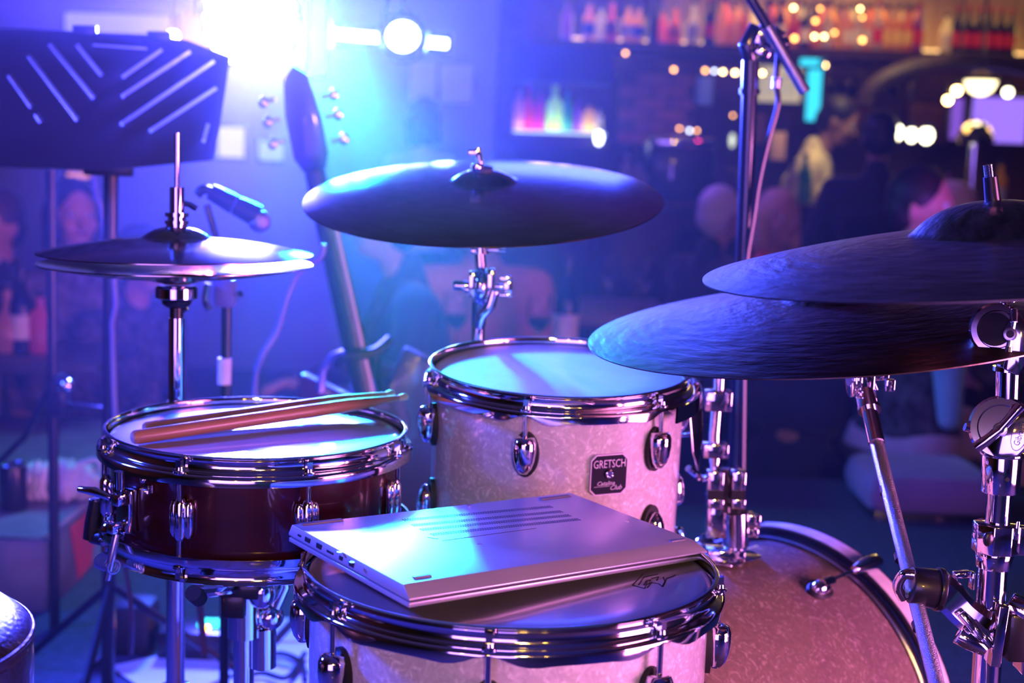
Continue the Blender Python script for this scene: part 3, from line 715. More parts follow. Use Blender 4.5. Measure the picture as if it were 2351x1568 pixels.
# ---- right stand with two ratchet tilters, nearest the camera
YR = 1.395
rs0 = P(2262, 1568, YR); rs0.z = 0
rs = thing('cymbal_stand', 'heavy chrome boom stand with two round ratchet tilters under the uppermost cymbal', 'stand', rs0)
nU = r_up @ Vector((0, 0, 1))
tip = P(2269, 378, 1.375); bel = P(2281, 468, 1.379)
b = MB(rs0); b.cyl(P(2273, 412, 1.376), tip, .0046, n=16)
for k in range(9): b.ring(.0046, .0006, axes((1, 0, 0), (0, 1, 0), (0, 0, 1), P(2273, 410, 1.376).lerp(tip, k/9)), 16, 6)
b.build('threaded_tip', CHROME, rs)
b = MB(rs0); b.cyl(bel - nU*.004, P(2274, 405, 1.376), .0078, .0068, 20); b.build('sleeve', BLACK, rs)
b = MB(rs0); b.cyl(c_up + nU*.028, P(2316, 690, YR), .0085, n=20); b.build('upper_rod', CHROME, rs)
def tilter(root, off, cx, cy, Yc, rad, wid, axis, nm, body=CHROME, logo=False):
    c = P(cx, cy, Yc); ax = Vector(axis).normalized()
    xx = Vector((0, 0, 1)).cross(ax).normalized(); yy = ax.cross(xx)
    M = axes(xx, yy, ax, c); b = MB(off)
    b.lathe([(0, -wid), (rad*.9, -wid), (rad, -wid*.85), (rad, -wid*.15), (rad*.95, -wid*.08), (rad, 0), (rad, wid*.75), (rad*.92, wid), (rad*.72, wid), (rad*.68, wid*.8), (0, wid*.8)], M, 48)
    o = b.build(nm, body, root, sharp=.5, fix=True)
    return o, M
aR = Vector((-.30, -1, .15))
t1, M1 = tilter(rs, rs0, 2288, 757, YR-.004, .0262, .011, aR, 'ratchet_tilter')
b = MB(rs0); b.lathe([(0, 0), (.0165, 0), (.0165, .0012), (.008, .0018), (0, .0018)], M1 @ Matrix.Translation((-.002, 0, .0085)), 32); b.build('recessed_disc', RUBBER, t1, fix=True)
def plate(M, pts, h, z): return MB(rs0).prism(pts, h, M @ Matrix.Translation((0, 0, z)))
plate(M1, [(.010, .020), (.016, .022), (.028, .004), (.030, -.030), (.022, -.044), (.008, -.038), (.012, -.012), (.006, 0), (.011, .01)], .006, .0085).build('arm_plate', CHROME, t1, bevel=.0012, fix=True)
b = MB(rs0); b.cyl(M1 @ Vector((.012, -.004, .009)), M1 @ Vector((.012, -.004, .0175)), .0066, n=20); b.build('bolt', STEEL, t1, bevel=.0005)
MB(rs0).cyl(M1 @ Vector((.012, -.004, .0172)), M1 @ Vector((.012, -.004, .0182)), .0038, n=16).build('bolt_socket', ALUD, t1)
b = MB(rs0); b.tube([M1 @ Vector((.014, .020, .014)), M1 @ Vector((.015, .008, .0155))], [.0042, .0034], 10); b.tube([M1 @ Vector((.012, -.016, .0155)), M1 @ Vector((.012, -.028, .014))], [.003, .0048], 10); b.tube([M1 @ Vector((.0148, .0095, .0152)), M1 @ Vector((.0118, -.017, .0152))], .0024, 8); b.build('wing_nut', CHROME, t1)
b = MB(rs0); b.cyl(P(2316, 690, YR), P(2317, 665, YR), .0125, .0105, 24); b.build('rod_socket', CHROME, rs); b = MB(rs0); b.cyl(P(2313, 915, YR), P(2316, 835, YR), .0120, n=24); b.cyl(P(2310, 852, YR), P(2311, 842, YR), .0132, n=24); b.build('middle_rod', CHROME, rs)
aR2 = Vector((-.42, -1, .21))
t2, M2 = tilter(rs, rs0, 2300, 982, YR-.004, .0315, .012, aR2, 'ratchet_tilter')
plate(M2, [(-.004, -.029), (-.012, -.020), (-.011, -.006), (-.002, .004), (.006, .016), (.008, .024), (.020, .024), (.0295, .008), (.029, -.012), (.018, -.026), (.006, -.031)], .005, .0098).build('arm_plate', CHROME, t2, bevel=.001, fix=True)
b = MB(rs0); b.cyl(M2 @ Vector((-.0005, -.002, .010)), M2 @ Vector((-.0005, -.002, .018)), .0068, n=20); b.build('bolt', STEEL, t2, bevel=.0005)
MB(rs0).cyl(M2 @ Vector((-.0005, -.002, .0178)), M2 @ Vector((-.0005, -.002, .0186)), .0042, n=16).build('bolt_socket', ALUD, t2)
b = MB(rs0); b.tube([M2 @ Vector((.001, -.001, .0155)), M2 @ Vector((-.014, -.016, .015)), M2 @ Vector((-.021, -.022, .013))], [.004, .0055, .006], 10); b.tube([M2 @ Vector((-.001, -.003, .0155)), M2 @ Vector((.010, .013, .015)), M2 @ Vector((.016, .022, .013))], [.004, .005, .006], 10); b.build('wing_nut', CHROME, t2)
b = MB(rs0); OV = M2 @ Matrix.Translation((.0185, -.004, .0149)) @ Matrix.Rotation(math.radians(78), 4, 'Z')
v, f = text_verts('Gibraltar', .0078, extrude=.0002); b.add(v, f, OV @ Matrix.Diagonal((.88, 1.1, 1, 1)))
ov = [(.0175*math.cos(k*pi/20), .0075*math.sin(k*pi/20), 0) for k in range(40)]; b.tube([OV @ Vector(p) for p in ov], .00035, 6, True)
b.build('maker_mark', INK, t2)
b = MB(rs0); b.cyl(P(2232, 985, YR), P(2215, 980, YR), .0042, n=10); b.build('axle_end', CHROME, t2)
b = MB(rs0); b.cyl(P(2296, 1130, YR), P(2300, 1040, YR), .0185, .0195, 32); b.cyl(P(2300, 1046, YR), P(2301, 1036, YR), .022, n=32); b.build('tilter_socket', CHROME, rs, bevel=.0015)
MB(rs0).cyl(P(2313, 1101, YR-.018), P(2313, 1101, YR-.0205), .0022).build('pin_hole', ALUD, rs)
b = MB(rs0); b.cyl(P(2289, 1215, YR), P(2296, 1125, YR), .0122, n=28); b.build('upper_tube', CHROME, rs)
b = MB(rs0); hexa = [(.0235*math.cos(k*pi/4+pi/8), .0225*math.sin(k*pi/4+pi/8)) for k in range(8)]
ctr = P(2284, 1266, YR); up_ax = (P(2289, 1200, YR)-ctr); b.prism(hexa, up_ax.length, axes((1, 0, 0), (0, 1, 0), up_ax.normalized(), ctr)); b.cyl(P(2280, 1304, YR), ctr, .0168, .019, 28)
b.build('height_collar', CHROME, rs, bevel=.0012, fix=True)
MB(rs0).ball(P(2268, 1238, YR-.022), (.005, .003, .0075)).build('collar_rubber', BLACK, rs)
b = MB(rs0); b.box(P(2348, 1240, YR), (.018, .012, .03)); b.box(P(2335, 1218, YR-.018), (.004, .003, .02)); b.build('collar_bolt', CHROME, rs, bevel=.002)
b = MB(rs0); lt = P(2262, 1568, YR); d_ = (lt - P(2278, 1300, YR)).normalized(); end = lt + d_*(lt.z-.30)/abs(d_.z); b.cyl(end, P(2280, 1302, YR), .0143, n=32); b.build('lower_tube', CHROME, rs)
for dx, dy in ((.26, .05), (-.0, -.30), (.06, .26)):
    b = MB(rs0); b.tube([end + Vector((dx*.05, dy*.05, .1)), end + Vector((dx, dy, -end.z+.014))], .007, 8); b.build('leg', CHROME, rs)
MB(rs0).cyl(end - Vector((0, 0, .16)), end, .0143, n=20).build('foot_tube', CHROME, rs)
# ---- boom rod of the lower cymbal, with its own tilter, held by a multi clamp
br0 = P(2085, 1340, 1.42)
br = thing('cymbal_boom_arm', 'long knurled rod with three black bands holding the lower dark cymbal', 'boom arm', br0)
pa, pb = P(1990, 915, 1.605), P(2085, 1340, 1.42); dr = (pb-pa).normalized(); pc = P(2150, 1568, 1.325)
pk = pa.lerp(pb, .26)
b = MB(br0); b.cyl(pa, pk, .0090, n=24); b.build('chrome_section', CHROME, br)
b = MB(br0); b.cyl(pk, pc, .0078, n=24); b.cyl(pc, pc + (pc-pb).normalized()*.12, .0078, n=24); b.build('knurled_rod', KNURL, br)
for py in (1137, 1284, 1440):
    t = (py-915)/(1340-915); p = pa.lerp(pb, t) if t <= 1 else pb.lerp(pc, (py-1340)/(1568-1340))
    dd = dr if t <= 1 else (pc-pb).normalized()
    MB(br0).cyl(p - dd*.004, p + dd*.004, .0082, n=24).build('black_band', BLACK, br)
b = MB(br0); b.cyl(pa + dr*.016, pa - dr*.018, .0120, n=24); b.cyl(pa + dr*.018, pa + dr*.013, .0132, n=24); b.build('collar', CHROME, br)
YL = 1.615
b = MB(br0); b.box(P(1983, 873, YL), (.020, .024, .040)); b.cyl(P(1958, 868, YL), P(1950, 868, YL), .0225, n=32); b.cyl(P(1972, 868, YL), P(1960, 868, YL), .019, n=32); tl = b.build('ratchet_tilter', CHROME, br, bevel=.0015)
b = MB(br0); b.cyl(P(1962, 868, YL), P(1948, 868, YL-.001), .009, n=20); b.build('tilter_hub', BLACK, tl)
b = MB(br0); b.box(P(2022, 846, YL), (.020, .006, .005)); b.box(P(2021, 862, YL), (.018, .010, .006)); b.box(P(2042, 884, YL), (.010, .012, .014)); b.tube([P(2003, 868, YL), P(2014, 896, YL)], .0016, 6); b.cyl(P(1995, 866, YL), P(2030, 866, YL), .004, n=10); b.build('wing_nut', CHROME, tl, bevel=.001)
nL = r_lo @ Vector((0, 0, 1))
b = MB(br0); b.tube([P(1980, 862, YL), P(1965, 815, YL), c_lo + nL*.012], [.008, .0065, .004], 12); b.build('cymbal_post', CHROME, br)
# multi clamp
mc0 = P(2180, 1380, 1.41)
mc = thing('multi_clamp', 'chrome multi clamp with ribbed arm joining the knurled rod to the heavy stand', 'clamp', mc0)
q0, q1 = P(2068, 1340, 1.40), P(2148, 1352, 1.40); ax = (q1-q0).normalized()
b = MB(mc0); b.cyl(P(2090, 1343, 1.40), q1, .0185, .0205, 32); b.cyl(q1, q1+ax*.006, .0222, n=32); b.build('rubber_coated_barrel', BLACK, mc, bevel=.001)
b = MB(mc0); hook = [P(2098, 1320, 1.388), P(2078, 1318, 1.390), P(2066, 1330, 1.395), P(2062, 1350, 1.40), P(2074, 1372, 1.405)]; b.tube(smooth_path(hook, 5), .0055, 10); b.build('hook', CHROME, mc)
b = MB(mc0)
path = [P(2150, 1350, 1.40), P(2178, 1368, 1.40), P(2210, 1402, 1.395), P(2250, 1432, 1.385), P(2285, 1445, 1.375)]
pts = smooth_path(path, 6); w = [.021, .0135]
vs = []; fs = []
for i, p in enumerate(pts):
    d = (pts[min(i+1, len(pts)-1)] - pts[max(i-1, 0)]).normalized(); t = i/(len(pts)-1)
    s_ = Vector((0, 1, 0)); u = d.cross(s_).normalized(); hw = .020 - .004*math.sin(pi*t) ; hd = .012
    for (a_, c_) in ((-1, -.6), (-.6, -1), (.6, -1), (1, -.6), (1, .6), (.6, 1), (-.6, 1), (-1, .6)): vs.append(p + u*hw*a_ + s_*hd*c_)
for i in range(len(pts)-1):
    for k in range(8): fs.append((i*8+k, i*8+(k+1) % 8, (i+1)*8+(k+1) % 8, (i+1)*8+k))
fs.append(tuple(range(8))); fs.append(tuple((len(pts)-1)*8+k for k in range(8)))
b.add(vs, fs); b.build('arm', CHROME, mc, sharp=.5, fix=True)
b = MB(mc0); Rz_ = Matrix.Rotation(math.radians(35), 3, 'Y')
for k, (x, y) in enumerate(((2222, 1430), (2243, 1450), (2262, 1470))): b.tube([P(x-16, y-22, 1.372), P(x+14, y+16, 1.366)], [.0052, .0042], 8)
b.box(P(2288, 1455, 1.372), (.010, .022, .062), Matrix.Rotation(math.radians(4), 3, 'Y')); b.tube([P(2200, 1455, 1.375), P(2225, 1470, 1.372), P(2262, 1492, 1.37)], [.0105, .010, .007], 12)
b.build('ribbed_jaw', CHROME, mc, bevel=.001, fix=True)
b = MB(mc0); b.box(P(2208, 1318, 1.42), (.017, .012, .006), Matrix.Rotation(math.radians(-8), 3, 'Y')); b.box(P(2232, 1332, 1.42), (.004, .012, .018)); b.box(P(2195, 1352, 1.42), (.012, .008, .006)); b.tube([P(2192, 1330, 1.42), P(2180, 1352, 1.41)], .004, 8); b.build('wing_bolt', CHROME, mc, bevel=.0012)
b = MB(mc0); b.box(P(2328, 1455, 1.39), (.022, .035, .05)); b.build('jaw_rubber', BLACK, mc, bevel=.004)
b = MB(mc0); b.tube([P(2315, 1380, 1.39), P(2345, 1400, 1.385), P(2375, 1430, 1.38)], [.011, .014, .012], 12); b.box(P(2352, 1490, 1.39), (.012, .03, .045)); b.build('rear_jaw', CHROME, mc, bevel=.002)

# ---------------------------------------------------------------- tall microphone stand, right of centre
YM = 2.3; m0 = P(1688, 1100, YM); m0.z = 0
ms = thing('microphone_stand', 'tall black microphone stand with a boom, between the tom and the dark cymbals', 'stand', m0)
a0, a1 = P(1724, 140, YM), P(1690, 1080, YM); dd = (a1-a0).normalized(); a2 = a1 + dd*(a1.z-.02)/abs(dd.z)
b = MB(m0); b.cyl(a0 + dd*.04, a2, .0128, n=24); b.build('pole', GLOSSB, ms)
b = MB(m0); b.cyl(a0, a0 + dd*.048, .0140, n=20); b.cyl(a0 + dd*.044, a0 + dd*.052, .0165, n=20); b.build('pole_collar', GLOSSB, ms)
b = MB(m0); b.tube([P(1724, 140, YM), P(1715, 105, YM), P(1738, 60, YM)], [.012, .014, .012], 12); b.tube([P(1712, 112, YM), P(1770, 100, YM)], .009, 10); b.box(P(1782, 82, YM), (.018, .02, .022), Matrix.Rotation(.6, 3, 'Y')); b.ball(P(1800, 100, YM-.01), .010); b.build('boom_clamp', GLOSSB, ms, bevel=.001)
b = MB(m0); b.cyl(P(1690, -60, YM-.03), P(1850, 212, YM-.025), .0078, n=16); b.build('boom', GLOSSB, ms)
b = MB(m0); b.cyl(P(1762, 62, YM-.028), P(1848, 210, YM-.025), .0098, n=16); b.build('counterweight_sleeve', STEEL, ms)
b = MB(m0); b.prism([(-.012, -.016), (.014, -.016), (.004, .020), (-.002, .020)], .012, axes((1, 0, 0), (0, 0, 1), (0, -1, 0), P(1748, 78, YM-.012))); b.build('clamp_wing', CHROME, ms, bevel=.002, fix=True)
b = MB(m0); b.box(P(1752, 118, YM-.015), (.024, .012, .018), Matrix.Rotation(.5, 3, 'Y')); b.build('clamp_bolt', CHROME, ms, bevel=.003)
b = MB(m0); b.lathe([(0, 0), (.15, 0), (.15, .012), (.02, .02), (0, .02)], Matrix.Translation((a2.x, a2.y, .0)), 32); b.build('round_base', GLOSSB, ms, fix=True)
cb0 = P(1783, 190, YM-.02)
cbx = thing('microphone_cable', 'dark cable with a metal connector hanging along the tall microphone stand', 'cable', cb0)
b = MB(cb0); b.tube(smooth_path([P(1787, 112, YM-.02), P(1783, 190, YM-.02), P(1786, 240, YM-.02), P(1762, 330, YM-.02), P(1742, 420, YM-.02), P(1730, 500, YM-.02), P(1714, 600, YM-.02), P(1710, 700, YM-.018), P(1706, 1000, YM-.018), P(1700, 1500, YM-.018)]), .0045, 8); b.build('cord', BLACK, cbx)
b = MB(cb0); b.cyl(P(1784, 178, YM-.02), P(1782, 202, YM-.02), .0075, n=14); b.ring(.0082, .0015, Matrix.Translation(P(1783, 182, YM-.02)), 16, 6); b.build('connector', STEEL, cbx)

# ---------------------------------------------------------------- drum throne corner, bottom left
LEATHER = mat('black_leather', (0.010, 0.009, 0.011), 0.36, 0, 0.2, noise_s=30, noise_a=0.3, bump_s=160, bump_a=0.5)
tr0 = P(-70, 1480, 1.16); TRR = .052
dt0 = Vector((P(78, 1440, 1.2).x - .181, 1.2, 0)); zt = P(70, 1476, 1.2).z
dt = thing('drum_throne', 'black leather drum throne with a piped seam, bottom left corner', 'stool', dt0)
MB().lathe([(0, .026), (.06, .026), (.12, .022), (.152, .013), (.166, .002), (.170, -.003)], Matrix.Translation((0, 0, zt)), 80).build('cushion_top', LEATHER, dt, sharp=1.2, fix=True)
MB().ring(.170, .0026, Matrix.Translation((0, 0, zt-.004)), 80, 8).build('piping', LEATHER, dt)
MB().lathe([(.169, -.006), (.1705, -.012), (.1715, -.03), (.171, -.06), (.168, -.085), (.15, -.095), (0, -.095)], Matrix.Translation((0, 0, zt)), 80).build('cushion_side', LEATHER, dt, sharp=1.2, fix=True)
MB().ring(.1695, .0018, Matrix.Translation((0, 0, zt-.0135)), 80, 6).build('stitch_line', LEATHER, dt)
b = MB(); b.cyl((0, 0, .05), (0, 0, zt-.09), .016); b.build('post', CHROME, dt)
for k in range(3):
    a = 2*pi*k/3+.4; b = MB(); b.tube([(0, 0, .3), (.24*math.cos(a), .24*math.sin(a), .01)], .009, 8); b.build('leg', CHROME, dt)
# ---------------------------------------------------------------- people
def skin_mat(n, c): return mat(n, c, 0.5, noise_s=6, noise_a=0.1)
SKIN = skin_mat('fair_skin', (0.55, 0.30, 0.22)); SKIN2 = skin_mat('tanned_skin', (0.36, 0.18, 0.12)); EYE = mat('eye_white', (0.7, 0.7, 0.7), 0.2); IRIS = mat('eye_dark', (0.02, 0.015, 0.01), 0.2); LIPM = mat('lips', (0.35, 0.08, 0.07), 0.4)
def cloth(n, c, a=0.15, s=8): return mat(n, c, 0.85, noise_s=s, noise_a=a, sheen=0.3, bump_s=14, bump_a=0.5)
def remesh(o, vox, it=2):
    m = o.modifiers.new('r', 'REMESH'); m.mode = 'VOXEL'; m.voxel_size = vox; m.use_smooth_shade = True
    s = o.modifiers.new('s', 'SMOOTH'); s.iterations = it; s.factor = .5
    apply_modified(o)
def person(label, head, face, pose='sit', shirt=None, pants=None, skin=None, hair=None, hairstyle='short', lean=0, sc=1.0, arms=None, sleeves='long', headyaw=0, headpitch=0, vox=.012, female=False, glasses=False, floor=None):
    """head: centre of the head in the room; face: compass angle the body faces, 0 = towards the camera"""
    skin = skin or SKIN; pants = pants or shirt
    fl = (ROOMZ if floor is None else floor)
    R = Matrix.Rotation(math.radians(face), 4, 'Z') @ Matrix.Rotation(pi, 4, 'Z')   # local +y = facing direction
    hipz = -.78 if pose == 'sit' else -.80
    hip = Vector((0, -.02, hipz)); LR = Matrix.Rotation(-math.radians(lean), 3, 'X')
    def U(x, y, z):   # upper body point, leaned about the hips
        return LR @ (Vector((x, y, z)) - hip) + hip
    sh = .17 if female else .195
    H = U(0, .0, 0); Nk = U(0, -.015, -.13); C1 = U(0, -.02, -.20)
    shl = [U(s*sh, -.02, -.255) for s in (-1, 1)]
    arms = arms or [((.27, .0, -.53), (.22, .24, -.62)), ((.27, .0, -.53), (.22, .24, -.62))]
    el = [U(s*a[0][0], a[0][1], a[0][2]) for s, a in zip((-1, 1), arms)]; wr = [U(s*a[1][0], a[1][1], a[1][2]) for s, a in zip((-1, 1), arms)]
    off = -H
    HM = Matrix.Rotation(math.radians(headyaw), 3, 'Z') @ Matrix.Rotation(-math.radians(headpitch), 3, 'X')
    def hd(x, y, z): return H + HM @ Vector((x, y, z))
    if pose == 'sit':
        kn = [Vector((s*.13, .42, hipz+.02)) for s in (-1, 1)]; an = [Vector((s*.13, .40, hipz-.36)) for s in (-1, 1)]
    else:
        kn = [Vector((s*.10, .03, hipz-.42)) for s in (-1, 1)]; an = [Vector((s*.10, .0, hipz-.83)) for s in (-1, 1)]
    hl = [Vector((s*.095, -.01, hipz)) for s in (-1, 1)]
    base = Vector((head[0], head[1], fl))
    body = MB()
    body.ball(hd(0, .0, .02), (.076, .094, .105), 20, 12, HM); body.ball(hd(0, .035, -.055), (.055, .06, .058), 16, 10, HM)
    body.cap(hd(0, .088, .012), hd(0, .112, -.022), .010, .015); body.ball(hd(0, .078, -.075), (.022, .02, .014)); 
    for s in (-1, 1):
        body.ball(hd(s*.078, -.005, -.005), (.010, .020, .032)); body.ball(hd(s*.04, .072, -.025), (.025, .02, .022)); body.ball(hd(s*.03, .082, .03), (.022, .012, .008))
    body.cap(hd(0, -.01, -.06), C1, .050, .052, 16)
    body.cap(C1, U(0, -.02, -.30), .05, .075, 16); body.cap(U(0, 0, -.34), U(0, 0, -.66), .09, .085, 16); body.cap(hl[0], hl[1], .09, .09)
    for i, s in enumerate((-1, 1)):
        body.cap(C1, shl[i], .035, .042); body.cap(shl[i], el[i], .042, .036); body.cap(el[i], wr[i], .038, .025)
        body.cap(hl[i], kn[i], .080, .052); body.cap(kn[i], an[i], .050, .034); body.cap(an[i]+Vector((0, -.03, -.05)), an[i]+Vector((0, .13, -.06)), .033, .028)
        d = (wr[i]-el[i]).normalized(); side = Vector((0, 0, 1)).cross(d).normalized(); upv = d.cross(side)
        HMx = Matrix((side, d, upv)).transposed(); pc = wr[i] + d*.055
        body.ball(pc, (.040, .052, .017), 14, 8, HMx)
        for k, (o_, L) in enumerate(((-.030, .060), (-.010, .075), (.010, .070), (.029, .052))):
            p = pc + side*o_ + d*.04; q = p + d*L*.55 - upv*.004; e_ = q + d*L*.35 - upv*L*.35
            body.cap(p, q, .0095, .0085, 8); body.cap(q, e_, .0085, .007, 8)
        tb = pc - side*s*-.034 - d*.02; body.cap(tb, tb + side*s*.028 + d*.035, .012, .010, 8); body.cap(tb + side*s*.028 + d*.035, tb + side*s*.030 + d*.062 - upv*.008, .010, .008, 8)
    minz = min((v.z for v in body.v))
    ofz = (fl - (head[2])) # bring feet to the floor by stretching the legs
    def place(mb, skipz=False):
        legz = hipz - .05; foot = minz
        Hz = H.z
        for i, v in enumerate(mb.v):
            w = (v - Vector((H.x, H.y, Hz)))*sc
            if v.z < legz:      # below the hips: scale so that the feet meet the floor
                t = (v.z - legz)/(foot - legz); top = (legz - Hz)*sc; bot = (fl + .002) - head[2]
                w.z = top + (bot - top)*t
            mb.v[i] = (R @ w) + Vector((0, 0, head[2]-fl))
    root = thing('person', label, 'person', base)
    place(body); o = body.build('body', skin, root); remesh(o, vox, 2)
    def R2(mb, name, m, vx=None, it=3):
        place(mb); o = mb.build(name, m, root); remesh(o, vx or vox*1.15, it); return o
    b = MB()
    for s in (-1, 1): b.ball(hd(s*.031, .0845, .012), .0115, 10, 8)
    place(b); ey = b.build('eyes', EYE, root)
    b = MB()
    for s in (-1, 1): b.ball(hd(s*.031, .0935, .012), .0055, 8, 6)
    place(b); b.build('irises', IRIS, ey)
    b = MB(); b.ball(hd(0, .095, -.052), (.024, .008, .006), 12, 6, HM); place(b); b.build('mouth', LIPM, root)
    b = MB()
    if hairstyle != 'bald':
        b.ball(hd(0, -.018, .042), (.088, .100, .098), 20, 12, HM); b.ball(hd(0, -.05, -.005), (.082, .068, .085), 16, 10, HM)
        if hairstyle == 'bob':
            for s in (-1, 1): b.cap(hd(s*.074, -.01, .03), hd(s*.080, .0, -.10), .032, .030)
            b.cap(hd(0, -.085, .02), hd(0, -.08, -.12), .055, .05); b.cap(hd(.05, -.07, 0), hd(.055, -.06, -.11), .04, .035); b.cap(hd(-.05, -.07, 0), hd(-.055, -.06, -.11), .04, .035)
        if hairstyle == 'long':
            for s in (-1, 1): b.cap(hd(s*.072, -.02, .03), hd(s*.078, -.02, -.20), .030, .028)
            b.cap(hd(0, -.085, .02), hd(0, -.10, -.30), .06, .05)
        if hairstyle == 'curly':
            for k in range(26):
                a = k*2.4; z = -.05+.16*((k*7) % 26)/26; b.ball(hd(.088*math.cos(a)*(1-.3*abs(z)), -.03+.085*math.sin(a), z+.02), .032, 8, 6)
        if hairstyle == 'bun': b.ball(hd(0, -.10, .10), .045)
        # open the face
        cut = []
        place(b); o = b.build('hair', hair, root); remesh(o, vox*.9, 1)
    t = MB(); w_ = 1.0 if not female else .9
    t.cap(U(-.13*w_, -.02, -.29), U(.13*w_, -.02, -.29), .095, .095, 16); t.cap(U(-.08, .0, -.38), U(.08, .0, -.38), .135, .135, 16); t.cap(U(-.06, 0, -.62), U(.06, 0, -.62), .13, .13, 16); t.cap(U(-.07, 0, -.72), U(.07, 0, -.72), .125, .125, 16); t.cap(C1 + Vector((0, -.012, .045)), U(0, -.02, -.27), .066, .10)
    for i in range(2):
        t.cap(C1 + Vector((0, 0, -.03)), shl[i], .06, .072); 
        if sleeves == 'long': t.cap(shl[i], el[i], .068, .056); t.cap(el[i], wr[i], .056, .038)
        elif sleeves == 'short': t.cap(shl[i], shl[i].lerp(el[i], .6), .070, .066)
    R2(t, 'shirt', shirt)
    t = MB(); t.cap(hl[0], hl[1], .125, .125, 16)
    for i in range(2): t.cap(hl[i], kn[i], .098, .070); t.cap(kn[i], an[i]+Vector((0, 0, .02)), .068, .050)
    R2(t, 'trousers', pants, vox*1.4)
    t = MB()
    for i in range(2): t.cap(an[i]+Vector((0, -.035, -.045)), an[i]+Vector((0, .15, -.055)), .042, .036)
    place(t); t.build('shoes', BLACK, root)
    return root
BLK = cloth('black_cloth', (0.008, 0.008, 0.012)); NAVY = cloth('navy_cloth', (0.02, 0.025, 0.07)); PINKC = cloth('rose_pink_cloth', (0.75, 0.25, 0.22)); REDC = cloth('coral_cloth', (0.75, 0.13, 0.10))
WHITEC = cloth('white_cloth', (0.75, 0.75, 0.78)); YEL = cloth('pale_yellow_cloth', (0.80, 0.66, 0.36)); DENIM = cloth('denim_cloth', (0.05, 0.07, 0.16)); PATT = mat('patterned_cloth', (0.06, 0.05, 0.07), 0.85, noise_s=28, noise_a=0.9)
LBLUE = cloth('light_blue_cloth', (0.25, 0.45, 0.65)); GREYP = mat('grey_patterned_cloth', (0.12, 0.10, 0.12), 0.85, noise_s=22, noise_a=0.7); PURPLEC = cloth('lilac_cloth', (0.55, 0.33, 0.50))
DHAIR = mat('dark_hair', (0.012, 0.008, 0.008), 0.5, bump_s=60, bump_a=0.5); BLOND = mat('blond_hair', (0.70, 0.48, 0.30), 0.5, noise_s=25, noise_a=0.2, bump_s=60, bump_a=0.5); WHAIR = mat('white_hair', (0.80, 0.76, 0.78), 0.5, noise_s=25, noise_a=0.1, bump_s=60, bump_a=0.5); BROWNH = mat('brown_hair', (0.07, 0.03, 0.02), 0.5)
person('woman with dark parted hair sitting behind the hi-hat, face turned to the room', P(168, 498, 4.95), 25, 'sit', GREYP, NAVY, SKIN, DHAIR, 'bob', 4, 1.0, female=True, headyaw=10)
person('person at the left edge raising a hand beside the face', P(-10, 520, 5.05), -20, 'sit', BLK, NAVY, SKIN, BROWNH, 'short', 0, 1.0, arms=[((.27, .05, -.48), (.20, .22, -.12)), ((.27, .0, -.53), (.16, .24, -.60))])
person('person in a rose pink top holding a wine glass behind the chrome cymbal stand', P(1110, 495, 5.0), 5, 'sit', PINKC, NAVY, SKIN, BROWNH, 'bob', 6, 1.0, arms=[((.25, .08, -.50), (.16, .30, -.46)), ((.27, .05, -.50), (.20, .30, -.50))], female=False)
person('person in a dark jacket seated left of the one in pink, elbow on the table', P(880, 520, 4.75), -75, 'sit', DENIM, NAVY, SKIN, DHAIR, 'short', 14, 1.0, arms=[((.25, .10, -.52), (.10, .36, -.50)), ((.27, .15, -.50), (.12, .38, -.46))])
person('person in a grey patterned top leaning low at the table behind the hi-hat stand', P(330, 600, 4.95), 60, 'sit', PATT, NAVY, SKIN, DHAIR, 'short', 10, .95)
person('white-haired person in a dark jacket sitting left of the tall microphone stand', P(1656, 496, 6.2), 125, 'sit', BLK, BLK, SKIN, WHAIR, 'short', 8, .98)
person('blonde woman in a coral top smiling right of the tall microphone stand', P(1788, 506, 6.35), 35, 'sit', REDC, BLK, SKIN, BLOND, 'bob', 4, 1.05, female=True, headyaw=-15)
person('brown-haired person beyond the white-haired one, nearer the bar', P(1672, 444, 7.2), 160, 'sit', BLK, BLK, SKIN, BROWNH, 'short', 0, .95, floor=ROOMZ)
person('barman in a pale yellow shirt bending over the counter', P(1922, 280, 8.35), 70, 'stand', YEL, BLK, SKIN2, DHAIR, 'short', 20, 1.12, sleeves='short', headpitch=25)
person('tall person in black standing with the back to the camera in front of the bar', P(2018, 318, 6.9), 170, 'stand', BLK, BLK, SKIN2, DHAIR, 'short', 0, 1.0, arms=[((.30, .0, -.52), (.26, .16, -.70)), ((.30, .0, -.52), (.26, .16, -.70))])
person('white-haired person behind the threaded rod of the uppermost cymbal', P(2195, 490, 6.3), 110, 'sit', WHITEC, NAVY, SKIN, WHAIR, 'short', 0, 1.05)
person('barmaid in white with dark hair tied back, behind the crash cymbal', P(978, 278, 8.1), 150, 'stand', WHITEC, BLK, SKIN, DHAIR, 'bob', 6, 1.0, sleeves='short', female=True)
guest = person('dark-haired guest with a flushed face and mottled top, beside the uppermost cymbal', P(2116, 478, 4.85), 120, 'sit', PATT, PURPLEC, SKIN, DHAIR, 'short', 0, 1.06, floor=ROOMZ, headyaw=-60, arms=[((.22, .12, -.50), (.06, .30, -.50)), ((.22, .12, -.50), (.06, .30, -.50))])
MB(guest.location).cap(P(2178, 835, 4.62), P(2180, 960, 4.60), .055, .04).build('sleeve', LBLUE, guest)
lb = thing('bench', 'lilac upholstered bench seat behind the long knurled rod', 'bench', Vector((P(2110, 1100, 4.35).x, 4.35, ROOMZ)))
MB().box((0, 0, P(2110, 1110, 4.35).z-ROOMZ), (.40, .36, .13)).build('cushion', cloth('dark_lilac_cloth', (0.30, 0.16, 0.32)), lb, bevel=.05); MB().box((0, 0, .18), (.34, .28, .36)).build('base', BLACK, lb, bevel=.01)
